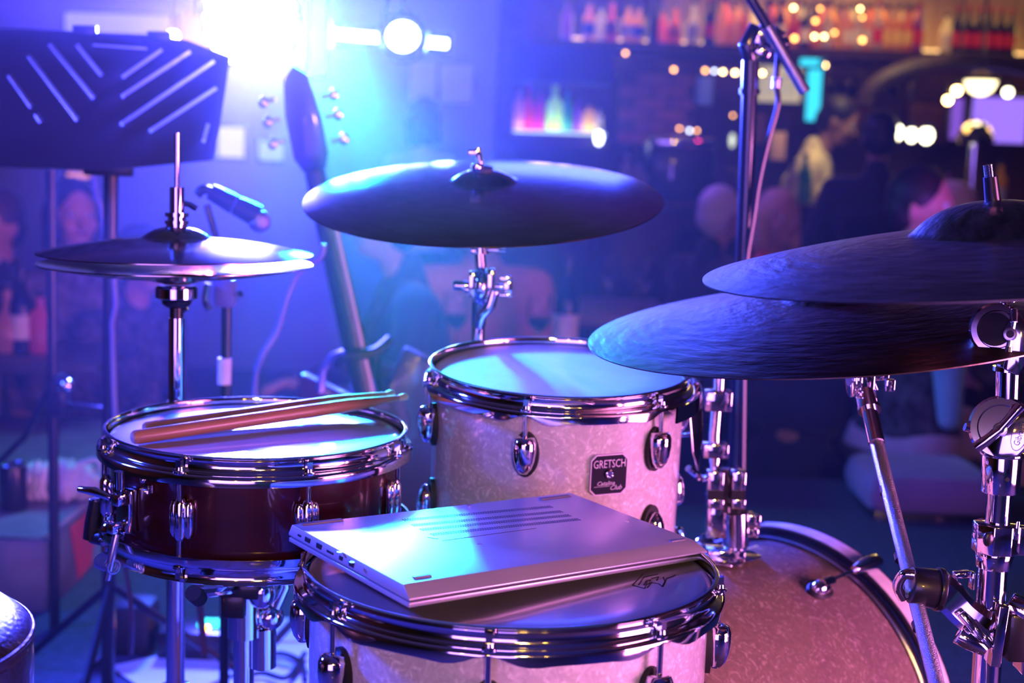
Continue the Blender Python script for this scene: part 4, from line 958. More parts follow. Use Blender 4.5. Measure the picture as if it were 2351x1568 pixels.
person('guest in dark denim almost hidden behind the lower dark cymbal', P(1850, 690, 5.3), 150, 'sit', NAVY, BLK, SKIN, BROWNH, 'short', 5, 1.0, floor=ROOMZ, arms=[((.22, .12, -.50), (.06, .30, -.50)), ((.22, .12, -.50), (.06, .30, -.50))])
for lab, x, y in (('dark chair under the guest in the mottled top', P(2118, 478, 4.9).x, 4.87), ('dark chair under the person in rose pink', P(1110, 495, 5.0).x, 5.02), ('dark chair under the woman with parted hair', P(168, 498, 4.95).x, 4.98), ('dark chair under the white-haired person by the microphone stand', P(1655, 500, 6.2).x, 6.2), ('dark chair under the blonde woman in coral', P(1788, 506, 6.35).x, 6.37)):
    ch = thing('chair', lab, 'chair', (x, y, ROOMZ))
    MB().box((0, 0, .40), (.42, .42, .05)).build('seat', WOODD, ch, bevel=.01)
    for sx_ in (-1, 1):
        for sy_ in (-1, 1): MB().cyl((sx_*.18, sy_*.18, 0), (sx_*.17, sy_*.17, .38), .017).build('leg', BLACK, ch)

# ---------------------------------------------------------------- furniture of the room
TBL = mat('dark_table_top', (0.05, 0.035, 0.035), 0.35, noise_s=8, noise_a=0.3); TCL = mat('lilac_tabletop', (0.45, 0.36, 0.50), 0.4)
GLASS = mat('clear_glass', (0.95, 0.97, 1.0), 0.03, trans=1.0, ior=1.3); WINE_L = mat('red_wine', (0.12, 0.005, 0.01), 0.05)
PAPER = mat('white_paper', (0.85, 0.85, 0.88), 0.6)
def table(label, x, y, w, d, z, m):
    t = thing('table', label, 'table', (x, y, ROOMZ))
    MB().box((0, 0, z-ROOMZ-.02), (w, d, .04)).build('tabletop', m, t, bevel=.006)
    MB().cyl((0, 0, .02), (0, 0, z-ROOMZ-.04), .035).build('pedestal', BLACK, t)
    MB().lathe([(0, 0), (.24, 0), (.24, .015), (.05, .03), (0, .03)], None, 32).build('foot', BLACK, t, fix=True)
    return z
ztop = .40
table('dark table with wine glasses in front of the person in pink', P(1190, 800, 4.6).x, 4.62, 1.1, .55, ztop, TBL)
table('lilac table beside the white-haired person', P(1440, 660, 6.0).x, 6.1, 1.0, .8, ztop+.02, TCL)
table('dark table at the left edge crowded with bottles', P(60, 770, 4.55).x-.1, 4.55, .8, .5, ztop-.02, TBL)
table('small dark table with a plate, right of the guest in the mottled top', P(2300, 850, 5.3).x, 5.3, .6, .5, ztop, TBL)
def on(px, Y, z=ztop): p = P(px, 600, Y); return Vector((p.x, Y, z+.0005))
def wine_glass(label, loc, wine=False, sc=1.0, cat='glass', group=None, flip=False):
    g = thing('wine_glass', label, cat, loc, Matrix.Rotation(pi, 3, 'X') if flip else None, group)
    g.scale = (sc, sc, sc)
    MB().lathe([(0, 0), (.034, 0), (.034, .002), (.006, .006), (.0038, .012), (.0038, .075), (.012, .085), (.030, .105), (.037, .135), (.033, .185), (.0318, .185), (.0355, .135), (.028, .107), (.008, .089), (0, .087)], None, 20).build('bowl', GLASS, g, fix=True)
    if wine: MB().lathe([(0, .088), (.010, .091), (.0275, .108), (.033, .125), (0, .125)], None, 20).build('wine', WINE_L, g, fix=True)
    return g
wine_glass('wine glass with red wine left of the chrome cymbal stand', on(1050, 4.55), True, 1.15)
wine_glass('wine glass with red wine right of the chrome cymbal stand', on(1243, 4.55), True, 1.15)
wine_glass('tall empty glass on the lilac table beside the white-haired person', on(1485, 6.0, ztop+.02), False, 1.2)
wine_glass('tall empty glass on the lilac table, nearer the crash cymbal', on(1400, 6.05, ztop+.02), False, 1.25)
def bottle_mesh(root, kind, glassm, labm=None, capm=None, h=.30, r=.037):
    if kind == 'square':
        prof = [(0, 0), (r, 0), (r, h*.60), (r*.9, h*.66), (r*.38, h*.72), (r*.36, h*.92), (0, h*.92)]
    elif kind == 'squat':
        prof = [(0, 0), (r*1.1, 0), (r*1.25, h*.2), (r*1.15, h*.42), (r*.5, h*.6), (r*.36, h*.68), (r*.36, h*.9), (0, h*.9)]
    else:
        prof = [(0, 0), (r, .002), (r, h*.56), (r*.85, h*.64), (r*.42, h*.74), (r*.36, h*.92), (0, h*.92)]
    MB().lathe(prof, None, 8 if kind == 'square' else 18).build('glass_body', glassm, root, fix=True)
    if labm: MB().lathe([(r*1.02*(1.12 if kind == 'squat' else 1), h*.16), (r*1.02*(1.14 if kind == 'squat' else 1), h*.45)], None, 8 if kind == 'square' else 18).build('paper_label', labm, root)
    MB().lathe([(0, h*.9), (r*.42, h*.9), (r*.42, h), (0, h)], None, 12).build('cap', capm or BLACK, root, fix=True)
def liq(n, c, e=0.35):
    m = bpy.data.materials.new(n); m.use_nodes = True; nt = m.node_tree; b = nt.nodes['Principled BSDF']
    b.inputs['Base Color'].default_value = (*c, 1); b.inputs['Roughness'].default_value = .12; b.inputs['Coat Weight'].default_value = 1
    tr = _n(nt, 'ShaderNodeBsdfTranslucent'); tr.inputs[0].default_value = (*c, 1)
    mx = _n(nt, 'ShaderNodeMixShader'); mx.inputs[0].default_value = .65
    nt.links.new(b.outputs[0], mx.inputs[1]); nt.links.new(tr.outputs[0], mx.inputs[2]); nt.links.new(mx.outputs[0], nt.nodes['Material Output'].inputs[0])
    return m
LQ = {'amber': liq('amber_spirit', (.95, .35, .03)), 'gold': liq('golden_spirit', (1.0, .62, .10)), 'clear': liq('clear_spirit', (.85, .80, .75)), 'pink': liq('pink_spirit', (1.0, .25, .30)), 'green': liq('green_spirit', (.10, .5, .25)),
      'red': liq('red_spirit', (.85, .05, .05)), 'lime': liq('lime_spirit', (.75, 1.0, .08)), 'magenta': liq('magenta_spirit', (.8, .05, .35)), 'blue': liq('blue_spirit', (.15, .3, .9)), 'dark': liq('dark_glass', (.03, .02, .02)), 'peach': liq('peach_spirit', (1.0, .55, .35)), 'violet': liq('violet_glass', (.45, .15, .55))}
LAB = {'w': mat('cream_label', (.8, .75, .65), .6), 'y': mat('yellow_label', (.95, .65, .05), .6), 'r': mat('red_label', (.7, .03, .03), .6), 'b': mat('blue_label', (.05, .15, .5), .6)}
b0 = thing('water_bottle', 'tall bottle with a pale label standing right of the wine glasses', 'bottle', on(1305, 4.6)); bottle_mesh(b0, 'round', LQ['dark'], LAB['w'], None, .34, .040)
for i, (px, k, c, h) in enumerate(((48, 'round', 'dark', .27), (92, 'square', 'pink', .20), (15, 'squat', 'peach', .22))):
    bb = thing('bottle', ['dark bottle on the left-edge table', 'small pink bottle on the left-edge table', 'squat peach bottle on the left-edge table'][i], 'bottle', on(px, 4.5, ztop-.02)); bottle_mesh(bb, k, LQ[c], LAB['w'] if i == 0 else None, None, h)
pl = thing('plate', 'pale plate on the small dark table behind the ratchet tilters', 'plate', on(2262, 5.25)); MB().lathe([(0, .004), (.07, .004), (.11, .016), (.112, .014), (.07, 0), (0, 0)], None, 32).build('dish', PAPER, pl, fix=True)

# ---------------------------------------------------------------- the bar
BARX0, BARX1 = -.45, X1-.02
ZS = P(1800, 108, 9.0).z
slab('trim_1', BARX0, BARX1, 8.98, 9.40, ZS-.06, ZS, WOODD, 0)['label'] = 'upper bar shelf board'
cnt = thing('bar_counter', 'dark bar counter running behind the seated guests', 'counter', (2.2, 7.6, ROOMZ))
MB().box((.3, 0, 1.16), (5.2, .62, .05)).build('worktop', WOODD, cnt, bevel=.008)
for k in range(10): MB().box((-2.05+.52*k, -.22, .565), (.50, .03, 1.13)).build('panel', WOODD, cnt, bevel=.01)
GLOW = lamp_mat('warm_shelf_strip', (1.0, .55, .18), 2.5)
st = thing('shelf_light_strip', 'warm strip lamp along the rear of the upper bar shelf', 'lamp', (2.6, 9.38, ZS+.01)); MB().box((0, 0, .02), (4.6, .02, .03)).build('tube', GLOW, st)
light('shelf_glow', 'AREA', (2.4, 9.37, ZS+.16), 24, (1.0, .66, .16), (2.4, 8.0, ZS+.16), 4.6, sy=.25)
CREAMW = mat('cream_back_panel', (.50, .42, .18), .6, noise_s=2.5, noise_a=.35)
slab('wall_back', .9, X1, 9.5, 9.7, ZS, ZC, CREAMW)['label'] = 'cream panel behind the top bottles'
tops = [(1300, 'violet', 'round', None, .26), (1350, 'peach', 'round', 'b', .25), (1378, 'clear', 'square', None, .22), (1402, 'pink', 'squat', 'b', .27), (1440, 'gold', 'round', 'w', .24), (1464, 'gold', 'round', 'b', .23), (1498, 'dark', 'round', None, .26), (1520, 'amber', 'round', None, .22),
        (1548, 'amber', 'squat', 'y', .25), (1590, 'clear', 'squat', 'w', .28), (1625, 'dark', 'round', 'r', .30), (1654, 'gold', 'round', None, .31), (1682, 'gold', 'squat', None, .26), (1706, 'amber', 'round', None, .25), (1760, 'violet', 'round', None, .30), (1788, 'dark', 'round', 'w', .31), (1820, 'amber', 'round', 'r', .30), (1846, 'dark', 'square', 'w', .28),
        (1872, 'amber', 'square', None, .24), (1896, 'clear', 'round', 'w', .30), (1922, 'gold', 'round', None, .27), (1944, 'peach', 'round', 'w', .28), (1966, 'clear', 'square', 'w', .28), (1988, 'peach', 'round', 'w', .29), (2012, 'clear', 'round', 'r', .31), (2034, 'gold', 'square', 'y', .29), (2058, 'gold', 'square', 'y', .29), (2080, 'amber', 'round', 'y', .29), (2106, 'violet', 'round', 'r', .31),
        (2170, 'clear', 'round', 'w', .25), (2194, 'dark', 'round', 'r', .30), (2219, 'dark', 'round', 'r', .30), (2244, 'dark', 'round', 'r', .30), (2269, 'dark', 'round', 'r', .30), (2294, 'dark', 'round', 'r', .30), (2318, 'dark', 'round', 'r', .29)]
cname = {'amber': 'amber', 'gold': 'golden', 'clear': 'clear', 'pink': 'pink', 'dark': 'dark', 'peach': 'peach', 'violet': 'violet', 'red': 'red'}
lname = {None: 'without a label', 'w': 'with a cream label', 'y': 'with a yellow label', 'r': 'with a red label', 'b': 'with a blue label'}
ordn = ['first', 'second', 'third', 'fourth', 'fifth', 'sixth', 'seventh', 'eighth', 'ninth', 'tenth', 'eleventh', 'twelfth', 'thirteenth', 'fourteenth', 'fifteenth', 'sixteenth', 'seventeenth', 'eighteenth', 'nineteenth', 'twentieth', 'twenty-first', 'twenty-second', 'twenty-third', 'twenty-fourth', 'twenty-fifth', 'twenty-sixth', 'twenty-seventh', 'twenty-eighth', 'twenty-ninth', 'thirtieth']
cnts = {}
REDCAP = mat('red_cap', (.5, .02, .03), .4)
for i, (px, c, k, lb, h) in enumerate(tops):
    p = P(px, 108, 9.12)
    if px > 2150 and c == 'dark': lab = '%s red-labelled bottle from the left in the dark row at the shelf\'s right end' % ordn[[2194, 2219, 2244, 2269, 2294, 2318].index(px)]
    else:
        lab = '%s %s bottle %s, %s along the top shelf from its left end' % (cname[c], {'round': 'round', 'square': 'square', 'squat': 'squat'}[k], lname[lb], ordn[i] if i < len(ordn) else 'past the middle')
    o = thing('bottle', lab, 'bottle', (p.x, 9.12, ZS+.001), None, 'bottles on the top bar shelf')
    bottle_mesh(o, k, LQ[c], LAB.get(lb), REDCAP if lb == 'r' else None, h, .036 if k != 'squat' else .040)
# rear row of bottles, smaller things glimpsed between the front ones
for i in range(22):
    px = 1640 + i*22 + (i % 3)*3; p = P(px, 100, 9.27); c = ['dark', 'gold', 'clear', 'amber', 'violet'][(i*3) % 5]
    o = thing('bottle', '%s bottle in the back row of the top shelf, seen between the front bottles' % cname[c], 'bottle', (p.x, 9.27, ZS+.001), None, '%s back row bottles' % cname[c])
    bottle_mesh(o, 'round', LQ[c], LAB['w'] if i % 2 else None, None, .31)
# hanging glasses under the shelf
for i, px in enumerate(list(range(1770, 2110, 24)) + [1385, 1405, 1425]):
    p = P(px, 130, 8.95)
    g = wine_glass('stemmed glass hanging upside down under the top bar shelf', Vector((p.x, 9.05+.12*(i % 2), ZS-.062)), False, 1.25, 'glass', 'glasses hanging under the top shelf', flip=True)
# lit niche with bottles
zn = P(1280, 302, 8.9).z
xn0, xn1 = P(1178, 300, 8.9).x, P(1388, 300, 8.9).x
slab('trim_2', xn0-.02, xn1+.02, 8.75, 9.15, zn-.10, zn-.015, WOODD)['label'] = 'shelf board of the lit bottle niche'
slab('trim_3', xn0-.10, xn0-.02, 8.75, 9.15, zn-.4, ZS-.06, WOODD)['label'] = 'upright board left of the lit bottle niche'
slab('trim_4', xn0-.02, xn1+.03, 8.78, 9.15, P(1280, 190, 8.9).z, ZS-.06, mat('dark_blue_board', (.03, .03, .10), .6))['label'] = 'dark board above the lit bottle niche'
nl = thing('strip_lamp', 'glowing white strip under the niche bottles', 'lamp', ((xn0+xn1)/2, 8.95, zn-.015)); MB().box((0, 0, .006), (xn1-xn0, .3, .012)).build('diffuser', lamp_mat('niche_white', (.75, 1.0, .95), 1.6), nl)
light('niche_glow', 'AREA', ((xn0+xn1)/2, 8.95, zn+.012), 1.6, (.85, 1.0, .9), ((xn0+xn1)/2, 8.96, zn+1), xn1-xn0-.05, sy=.25)
for i, (px, c, k, h, rr) in enumerate(((1190, 'peach', 'round', .27, .03), (1212, 'red', 'square', .27, .036), (1238, 'magenta', 'round', .26, .028), (1272, 'lime', 'round', .28, .05), (1300, 'green', 'round', .28, .032), (1326, 'violet', 'round', .22, .028), (1352, 'gold', 'square', .18, .045), (1372, 'clear', 'square', .16, .03))):
    p = P(px, 290, 8.9); o = thing('bottle', '%s bottle in the lit niche' % {'peach': 'pale orange', 'red': 'bright red', 'magenta': 'magenta', 'lime': 'glowing lime yellow', 'green': 'slim green', 'violet': 'short violet', 'gold': 'square pale gold', 'clear': 'short clear square'}[c], 'bottle', (p.x, 8.9, zn+.001), None, 'bottles in the lit niche')
    bottle_mesh(o, k, LQ[c], None, {'red': LQ['magenta'], 'lime': LQ['lime']}.get(c), h, rr)
# back wall pieces
def rect(px0, py0, px1, py1, Y, th, m, name, label, cat, parent_kind=None, bevel=.004):
    a = P(px0, py0, Y); c = P(px1, py1, Y)
    o = MB(Vector(((a.x+c.x)/2, Y, (a.z+c.z)/2))).box(((a.x+c.x)/2, Y, (a.z+c.z)/2), (abs(c.x-a.x), th, abs(c.z-a.z))).build(name, m, bevel=bevel)
    o.location = Vector(((a.x+c.x)/2, Y, (a.z+c.z)/2)); return tag(o, label, cat)
# brick piers, brick by brick
def brick_wall(px0, py0, px1, py1, Y, label):
    a = P(px0, py0, Y); c = P(px1, py1, Y); z1, z0 = max(a.z, c.z), min(a.z, c.z); x0, x1 = a.x, c.x
    r = MB().box(((x0+x1)/2, Y+.06, (z0+z1)/2), (x1-x0, .10, z1-z0)).build('wall_back', WALLM); structure(r); r['label'] = label
    bw, bh = .215, .065; nr = int((z1-z0)/.075)
    for j in range(nr):
        x = x0 + (.11 if j % 2 else 0); k = 0
        while x + bw*.5 < x1:
            w = min(bw, x1-x) - .01
            MB().box((x+w/2, Y+random.uniform(-.003, .003), z0+.0375+.075*j), (w, .03, bh)).build('brick', BRICKM[random.randrange(3)], r, smooth=False)
            x += .225
brick_wall(1425, 150, 1590, 335, 9.25, 'red brick pier behind the bar, left of the tall microphone stand')
brick_wall(1905, 185, 2000, 300, 9.25, 'red brick pier behind the barman')
CREAM_SCR = lamp_mat('cream_screen', (1.0, .78, .42), .55); TURQ = lamp_mat('turquoise_lamp', (.05, .75, .95), 1.3); PURP = lamp_mat('violet_screen', (.35, .18, 1.0), 1.15); ORW = mat('orange_wood', (.55, .22, .06), .5, noise_s=6, noise_a=.3)
def lit(px0, py0, px1, py1, Y, m, name, label, cat, fm=None, hang=False):
    a = P(px0, py0, Y); c = P(px1, py1, Y); cc = Vector(((a.x+c.x)/2, Y, (a.z+c.z)/2)); w, h = abs(c.x-a.x), abs(c.z-a.z)
    t = thing(name, label, cat, cc)
    MB().box((0, .03, 0), (w+.04, .05, h+.04)).build('frame', fm or BLACK, t, bevel=.005); MB().box((0, 0, 0), (w, .015, h)).build('panel', m, t)
    if hang: MB().cyl((0, .03, h/2), (0, .03, ZC-cc.z), .006).build('hanger', BLACK, t)
    return t
lit(1742, 150, 1836, 236, 9.1, CREAM_SCR, 'menu_screen', 'cream lit menu board behind the tall microphone stand boom', 'screen')
lit(1858, 134, 1880, 278, 8.9, TURQ, 'neon_column', 'upright turquoise neon tube right of the cream menu board', 'lamp')
lit(1838, 134, 1880, 152, 8.88, TURQ, 'neon_bar', 'short turquoise neon bar above the upright neon tube', 'lamp')
scn = lit(2236, 222, 2351, 330, 8.2, PURP, 'television', 'violet glowing screen at the right edge', 'television')
lit(2187, 225, 2205, 320, 8.4, lamp_mat('violet_strip', (.3, .12, .8), .8), 'strip_lamp', 'narrow violet strip left of the violet screen', 'lamp', hang=True)
o = rect(2088, 238, 2168, 330, 9.65, .06, ORW, 'wood_panel', 'orange wooden wall panel behind the three white lamps', 'panel')
o = rect(1735, 262, 1755, 330, 9.66, .04, ORW, 'wood_panel', 'thin orange wooden post right of the tall microphone stand pole', 'panel')
o = rect(1770, 303, 1800, 368, 8.6, .05, mat('tan_card', (.60, .36, .25), .6), 'menu_card', 'tan card standing on the bar left of the barman', 'card')
o = rect(1600, 175, 1632, 242, 9.3, .12, mat('pale_blue_tin', (.30, .42, .75), .5), 'paper_towel_holder', 'pale blue holder hanging right of the red brick pier', 'holder')
for (x0, y0, x1, y1, lab) in ((943, 140, 1000, 232, 'pale poster, left of the two on the plaster wall'), (1012, 148, 1084, 238, 'white poster, right of the two on the plaster wall')):
    rect(x0, y0, x1, y1, 8.70, .01, PAPER, 'poster', lab, 'poster', bevel=0)
# lamps of the bar
def bulb(px, py, Y, r, m, label, nm='bulb_lamp', sz=1.0):
    c = P(px, py, Y); t = thing(nm, label, 'lamp', c)
    MB().ball((0, 0, 0), (r, r, r*sz), 14, 10).build('bulb', m, t); MB().cyl((0, 0, r*sz*.8), (0, 0, r*sz+.03), r*.5).build('socket', BLACK, t)
    top = (ZS-.062 if (c.z < ZS-.1 and 9.0 < Y < 9.4 and c.x < P(2140, 100, 9).x) else ZC)
    MB().cyl((0, 0, r*sz+.02), (0, 0, top-c.z), .0015, n=6).build('cord', BLACK, t)
    return t
WARM = lamp_mat('warm_bulb', (1.0, .62, .22), 26); WHITEL = lamp_mat('white_bulb', (1.0, .93, .62), 9); ORL = lamp_mat('orange_bulb', (1.0, .42, .08), 12); COOL = lamp_mat('cool_bulb', (.75, .8, 1.0), 9)
for i, (px, py, m, r) in enumerate(((1397, 124, ORL, .012), (1436, 122, ORL, .010), (1547, 160, ORL, .011), (1619, 162, ORL, .011), (1640, 163, COOL, .010), (1660, 165, WARM, .010), (1688, 167, WARM, .012), (1750, 168, WARM, .010), (1893, 150, WARM, .013), (1683, 265, ORL, .008), (1822, 18, WARM, .010), (1883, 20, ORL, .009), (1975, 20, WARM, .008), (1872, 48, ORL, .012), (1980, 40, ORL, .009), (1824, 88, ORL, .014), (1870, 84, WARM, .010), (1892, 84, WARM, .010), (1980, 92, ORL, .013), (1916, 75, ORL, .010), (1560, 295, ORL, .008), (1583, 300, COOL, .010), (1600, 300, ORL, .008))):
    bulb(px, py, 9.05 if py > 110 else 8.92, r, m, '%s small %s bar bulb from the left among the scattered string lamps' % (ordn[i], {ORL: 'orange', WARM: 'warm', COOL: 'cool white'}[m]))['group'] = 'string lamps of the bar'
bulb(2197, 208, 7.6, .022, WARM, 'warm round lamp just left of the half-dome pendant'); bulb(2176, 230, 7.6, .020, WARM, 'lower warm round lamp left of the half-dome pendant'); bulb(2314, 212, 7.6, .024, WHITEL, 'white round lamp right of the half-dome pendant')
bulb(2059, 304, 7.3, .032, WHITEL, 'left one of three white oval lamps over the counter', sz=1.25); bulb(2093, 310, 7.4, .026, WHITEL, 'middle one of three white oval lamps over the counter', sz=1.4); bulb(2127, 311, 7.3, .034, WHITEL, 'right one of three white oval lamps over the counter', sz=1.2)
bulb(1375, 316, 8.6, .024, COOL, 'white oval lamp at the right end of the lit niche', sz=1.8); bulb(1681, 322, 8.3, .015, lamp_mat('dim_bulb', (.8, .85, .6), 1.5), 'long dim lamp left of the tall microphone stand pole', sz=2.8)
pd = thing('pendant_lamp', 'glowing half-dome pendant lamp before the violet screen', 'lamp', P(2252, 186, 7.5))
MB().lathe([(0, -.075), (.03, -.07), (.06, -.05), (.08, -.01), (.082, .0), (0, 0)], None, 24).build('glass_bowl', lamp_mat('pendant_glass', (1.0, .8, .42), 4.5), pd, fix=True)
MB().lathe([(.09, 0), (.085, .02), (.04, .05), (.008, .06), (.008, .9), (0, .9)], None, 20).build('shade', BLACK, pd, fix=True)
tp = thing('beer_tap', 'chrome tap head with a warm glint under the half-dome pendant', 'tap', P(2238, 330, 7.5)); 
MB().lathe([(0, 0), (.09, 0), (.10, .03), (.07, .09), (.03, .12), (0, .125)], None, 24).build('dome', CHROME, tp, fix=True); MB().box((-.01, -.05, .075), (.14, .02, .02)).build('lit_plate', lamp_mat('tap_plate', (1.0, .55, .12), 4.0), tp, bevel=.005); MB().cyl((0, 0, -.35), (0, 0, 0), .03).build('column', CHROME, tp)
# arch over the right of the bar
b = MB(); c = P(2240, 250, 8.0); pts = [(c.x + .62*math.cos(a), 8.0, c.z + .26*math.sin(a)) for a in [pi*k/20 for k in range(21)]]; b.tube(pts, .05, 8); ar = b.build('trim_5', WOODD); structure(ar)
# counter clutter
for i, (px, k, c, h) in enumerate(((1440, 'round', 'clear', .25), (1468, 'round', 'clear', .20), (1500, 'squat', 'clear', .24), (1530, 'round', 'dark', .28), (1822, 'round', 'clear', .22), (1850, 'round', 'green', .26), (2150, 'round', 'amber', .22), (2180, 'square', 'violet', .2), (2300, 'round', 'gold', .26))):
    p = P(px, 370, 7.55); o = thing('bottle', ['pale bottle on the counter left of the coffee machine', 'smaller pale bottle on the counter left of the coffee machine', 'round jug on the counter behind the crash cymbal', 'dark bottle on the counter behind the crash cymbal', 'clear bottle on the counter left of the barman', 'green bottle on the counter by the barman\'s elbow', 'amber bottle on the counter right of the man in black', 'violet box bottle on the counter under the pendant', 'golden bottle on the counter at the right edge'][i], 'bottle', (p.x, 7.55, ROOMZ+1.186))
    bottle_mesh(o, k, LQ[c], LAB['w'] if i % 2 == 0 else None, None, h)
cm0 = P(1560, 370, 7.6); cmach = thing('coffee_machine', 'dark coffee machine with steel trim on the counter', 'coffee machine', (cm0.x, 7.62, ROOMZ+1.186))
MB().box((0, 0, .16), (.34, .35, .32)).build('housing', BLACK, cmach, bevel=.03); MB().box((0, -.18, .29), (.30, .03, .05)).build('trim_strip', CHROME, cmach, bevel=.01); MB().cyl((-.06, -.2, .1), (-.06, -.2, .17), .02).build('spout', CHROME, cmach)

# ---------------------------------------------------------------- left side of the stage
riser0 = Vector((-1.77, 3.8, 0))
rz = thing('low_riser', 'low dark box riser painted with red and teal wedges on its side', 'riser', riser0)
MB(riser0).box((-1.77, 3.80, .085), (1.48, 1.40, .17)).build('body', mat('grey_riser_top', (.17, .17, .22), .6, noise_s=9, noise_a=.3), rz, bevel=.004)
REDP = mat('red_paint', (.65, .05, .06), .6); TEALP = mat('teal_paint', (.18, .30, .42), .6)
xw = -1.029
def wedge(poly, m, nm, lab):
    o = MB(riser0).prism([(a, c) for a, c in poly], .003, axes((0, 1, 0), (0, 0, 1), (1, 0, 0), (xw, 0, 0))).build(nm, m, rz, fix=True); o['label'] = lab
wedge([(3.27, .155), (3.50, .165), (3.43, .02), (3.33, .01)], REDP, 'painted_wedge', 'red painted wedge'); wedge([(3.50, .165), (3.75, .165), (3.75, .01), (3.44, .02)], TEALP, 'painted_wedge', 'teal painted wedge')
b = MB(riser0); b.box((-1.035, 3.8, .1685), (.015, 1.4, .006)); b.box((-1.77, 3.107, .1685), (1.48, .015, .006)); b.build('metal_edge', STEEL, rz)
# crumpled net bag
nb0 = Vector((P(120, 1020, 3.45).x, 3.45, .172)); b = MB(); prof_ = []
N1, N2 = 40, 16; vs = []; fs = []
for i in range(N1+1):
    t = i/N1; x = -.12+.24*t; rr = .047*math.sin(pi*min(1, max(0, t*.97+.015)))**.45
    for j in range(N2):
        a = 2*pi*j/N2; k = 1+.30*noise.noise(Vector((t*9, math.cos(a)*2.2, math.sin(a)*2.2)))+.12*math.sin(t*90)
        vs.append((x + .02*noise.noise(Vector((t*5, a, 3))), rr*k*math.cos(a)*.9, .046 + max(-.045, rr*k*math.sin(a)*(.9+.4*t))))
for i in range(N1):
    for j in range(N2): fs.append((i*N2+j, i*N2+(j+1) % N2, (i+1)*N2+(j+1) % N2, (i+1)*N2+j))
fs += [tuple(reversed(range(N2))), tuple(N1*N2+j for j in range(N2))]
NETM = mat('white_knit', (.80, .78, .80), .8, noise_s=60, noise_a=.15, bump_s=120, bump_a=.8)
cl_ = thing('crumpled_cloth', 'crumpled white knitted cloth lying on the low riser', 'cloth', nb0, Matrix.Rotation(math.radians(8), 3, 'Z')); b.add(vs, fs); b.build('knit_roll', NETM, cl_, fix=True)
b = MB(); b.tube(smooth_path([(.06, -.01, .09), (.11, -.02, .105), (.128, -.02, .06), (.12, -.02, .012)], 6), .007, 8); b.build('loop', NETM, cl_)
# can on the left and small stand rail
cn = thing('can', 'dark can with a pale rim at the left edge', 'can', P(28, 960, 3.35)); cn.location.z = .171
MB().lathe([(0, 0), (.030, 0), (.033, .004), (.033, .105), (.030, .112), (.028, .110), (0, .110)], None, 24).build('can_body', BLACK, cn, fix=True); MB().ring(.030, .002, Matrix.Translation((0, 0, .112)), 24, 6).build('rim', STEEL, cn)

# music stand with the slotted desk
YD = 2.62
md0 = P(250, 1568, YD); md0.z = 0
mus = thing('music_stand', 'big black music stand with slanted slots cut in its desk, top left', 'stand', md0)
def D(px, py, dy=0): return P(px, py, YD+dy)
outline = [(-130, 62), (60, 66), (335, 80), (430, 92), (528, 130), (503, 300), (488, 368), (240, 392), (-120, 380)]
desk = MB(md0); th_ = .003
vs = [D(*q) for q in outline]; n_ = len(vs)
desk.add(vs + [v + Vector((0, th_, 0)) for v in vs], [tuple(range(n_)), tuple(reversed([n_+i for i in range(n_)]))] + [(i, (i+1) % n_, n_+(i+1) % n_, n_+i) for i in range(n_)])
dk = desk.build('desk', mat('black_desk_sheet', (.012, .012, .03), .6), mus, smooth=False, fix=True)
slots = [((20, 172), (72, 245)), ((82, 262), (94, 280)), ((65, 127), (178, 275)), ((113, 100), (216, 225)), ((176, 102), (234, 173)), ((372, 114), (281, 177)), ((437, 118), (280, 221)), ((492, 140), (278, 285)), ((497, 202), (344, 301)), ((478, 284), (467, 326)), ((214, 103), (338, 112))]
cut = MB(md0)
for i, (p, q) in enumerate(slots):
    a, c = D(*p), D(*q); d = (c-a).normalized(); u = Vector((0, 1, 0)).cross(d).normalized(); w = .0034 if i != 10 else .002
    k = [a + u*w, c + u*w, c - u*w, a - u*w]
    cut.add([v + Vector((0, -.01, 0)) for v in k] + [v + Vector((0, .02, 0)) for v in k], [(0, 1, 2, 3), (7, 6, 5, 4), (0, 4, 5, 1), (1, 5, 6, 2), (2, 6, 7, 3), (3, 7, 4, 0)])
co = cut.build('cutter', BLACK, None, smooth=False, fix=True); co.location = md0
bpy.context.view_layer.update()
bo = dk.modifiers.new('b', 'BOOLEAN'); bo.operation = 'DIFFERENCE'; bo.object = co; bo.solver = 'EXACT'; apply_modified(dk)
cm_ = co.data; bpy.data.objects.remove(co); bpy.data.meshes.remove(cm_)
b = MB(md0)
for px, py in ((195, 70), (366, 84)):
    b = MB(md0); b.box(D(px, py, -.006), (.042, .014, .018)); b.build('paper_clip', BLACK, mus, bevel=.002)
b = MB(md0); b.cyl(D(255, 380, .02), Vector((D(248, 1560, .02).x, YD+.02, .02)), .0135, n=16); b.build('pole', BLACK, mus)
b = MB(md0); b.box(D(250, 385, .012), (.09, .02, .03)); b.build('desk_bracket', BLACK, mus, bevel=.003)
b = MB(md0); b.tube([D(262, 640, .0), D(266, 700, .0), D(258, 740, 0), D(262, 900, 0), D(268, 1000, 0)], .005, 8); b.build('clipped_cable', mat('grey_cable', (.25, .25, .35), .4), mus)
for a in (0, 120, 240):
    MB(md0).tube([Vector((D(248, 1560).x, YD+.02, .22)), Vector((D(248, 1560).x + .25*math.cos(math.radians(a+30)), YD+.02+.25*math.sin(math.radians(a+30)), .012))], .008, 8).build('leg', BLACK, mus)
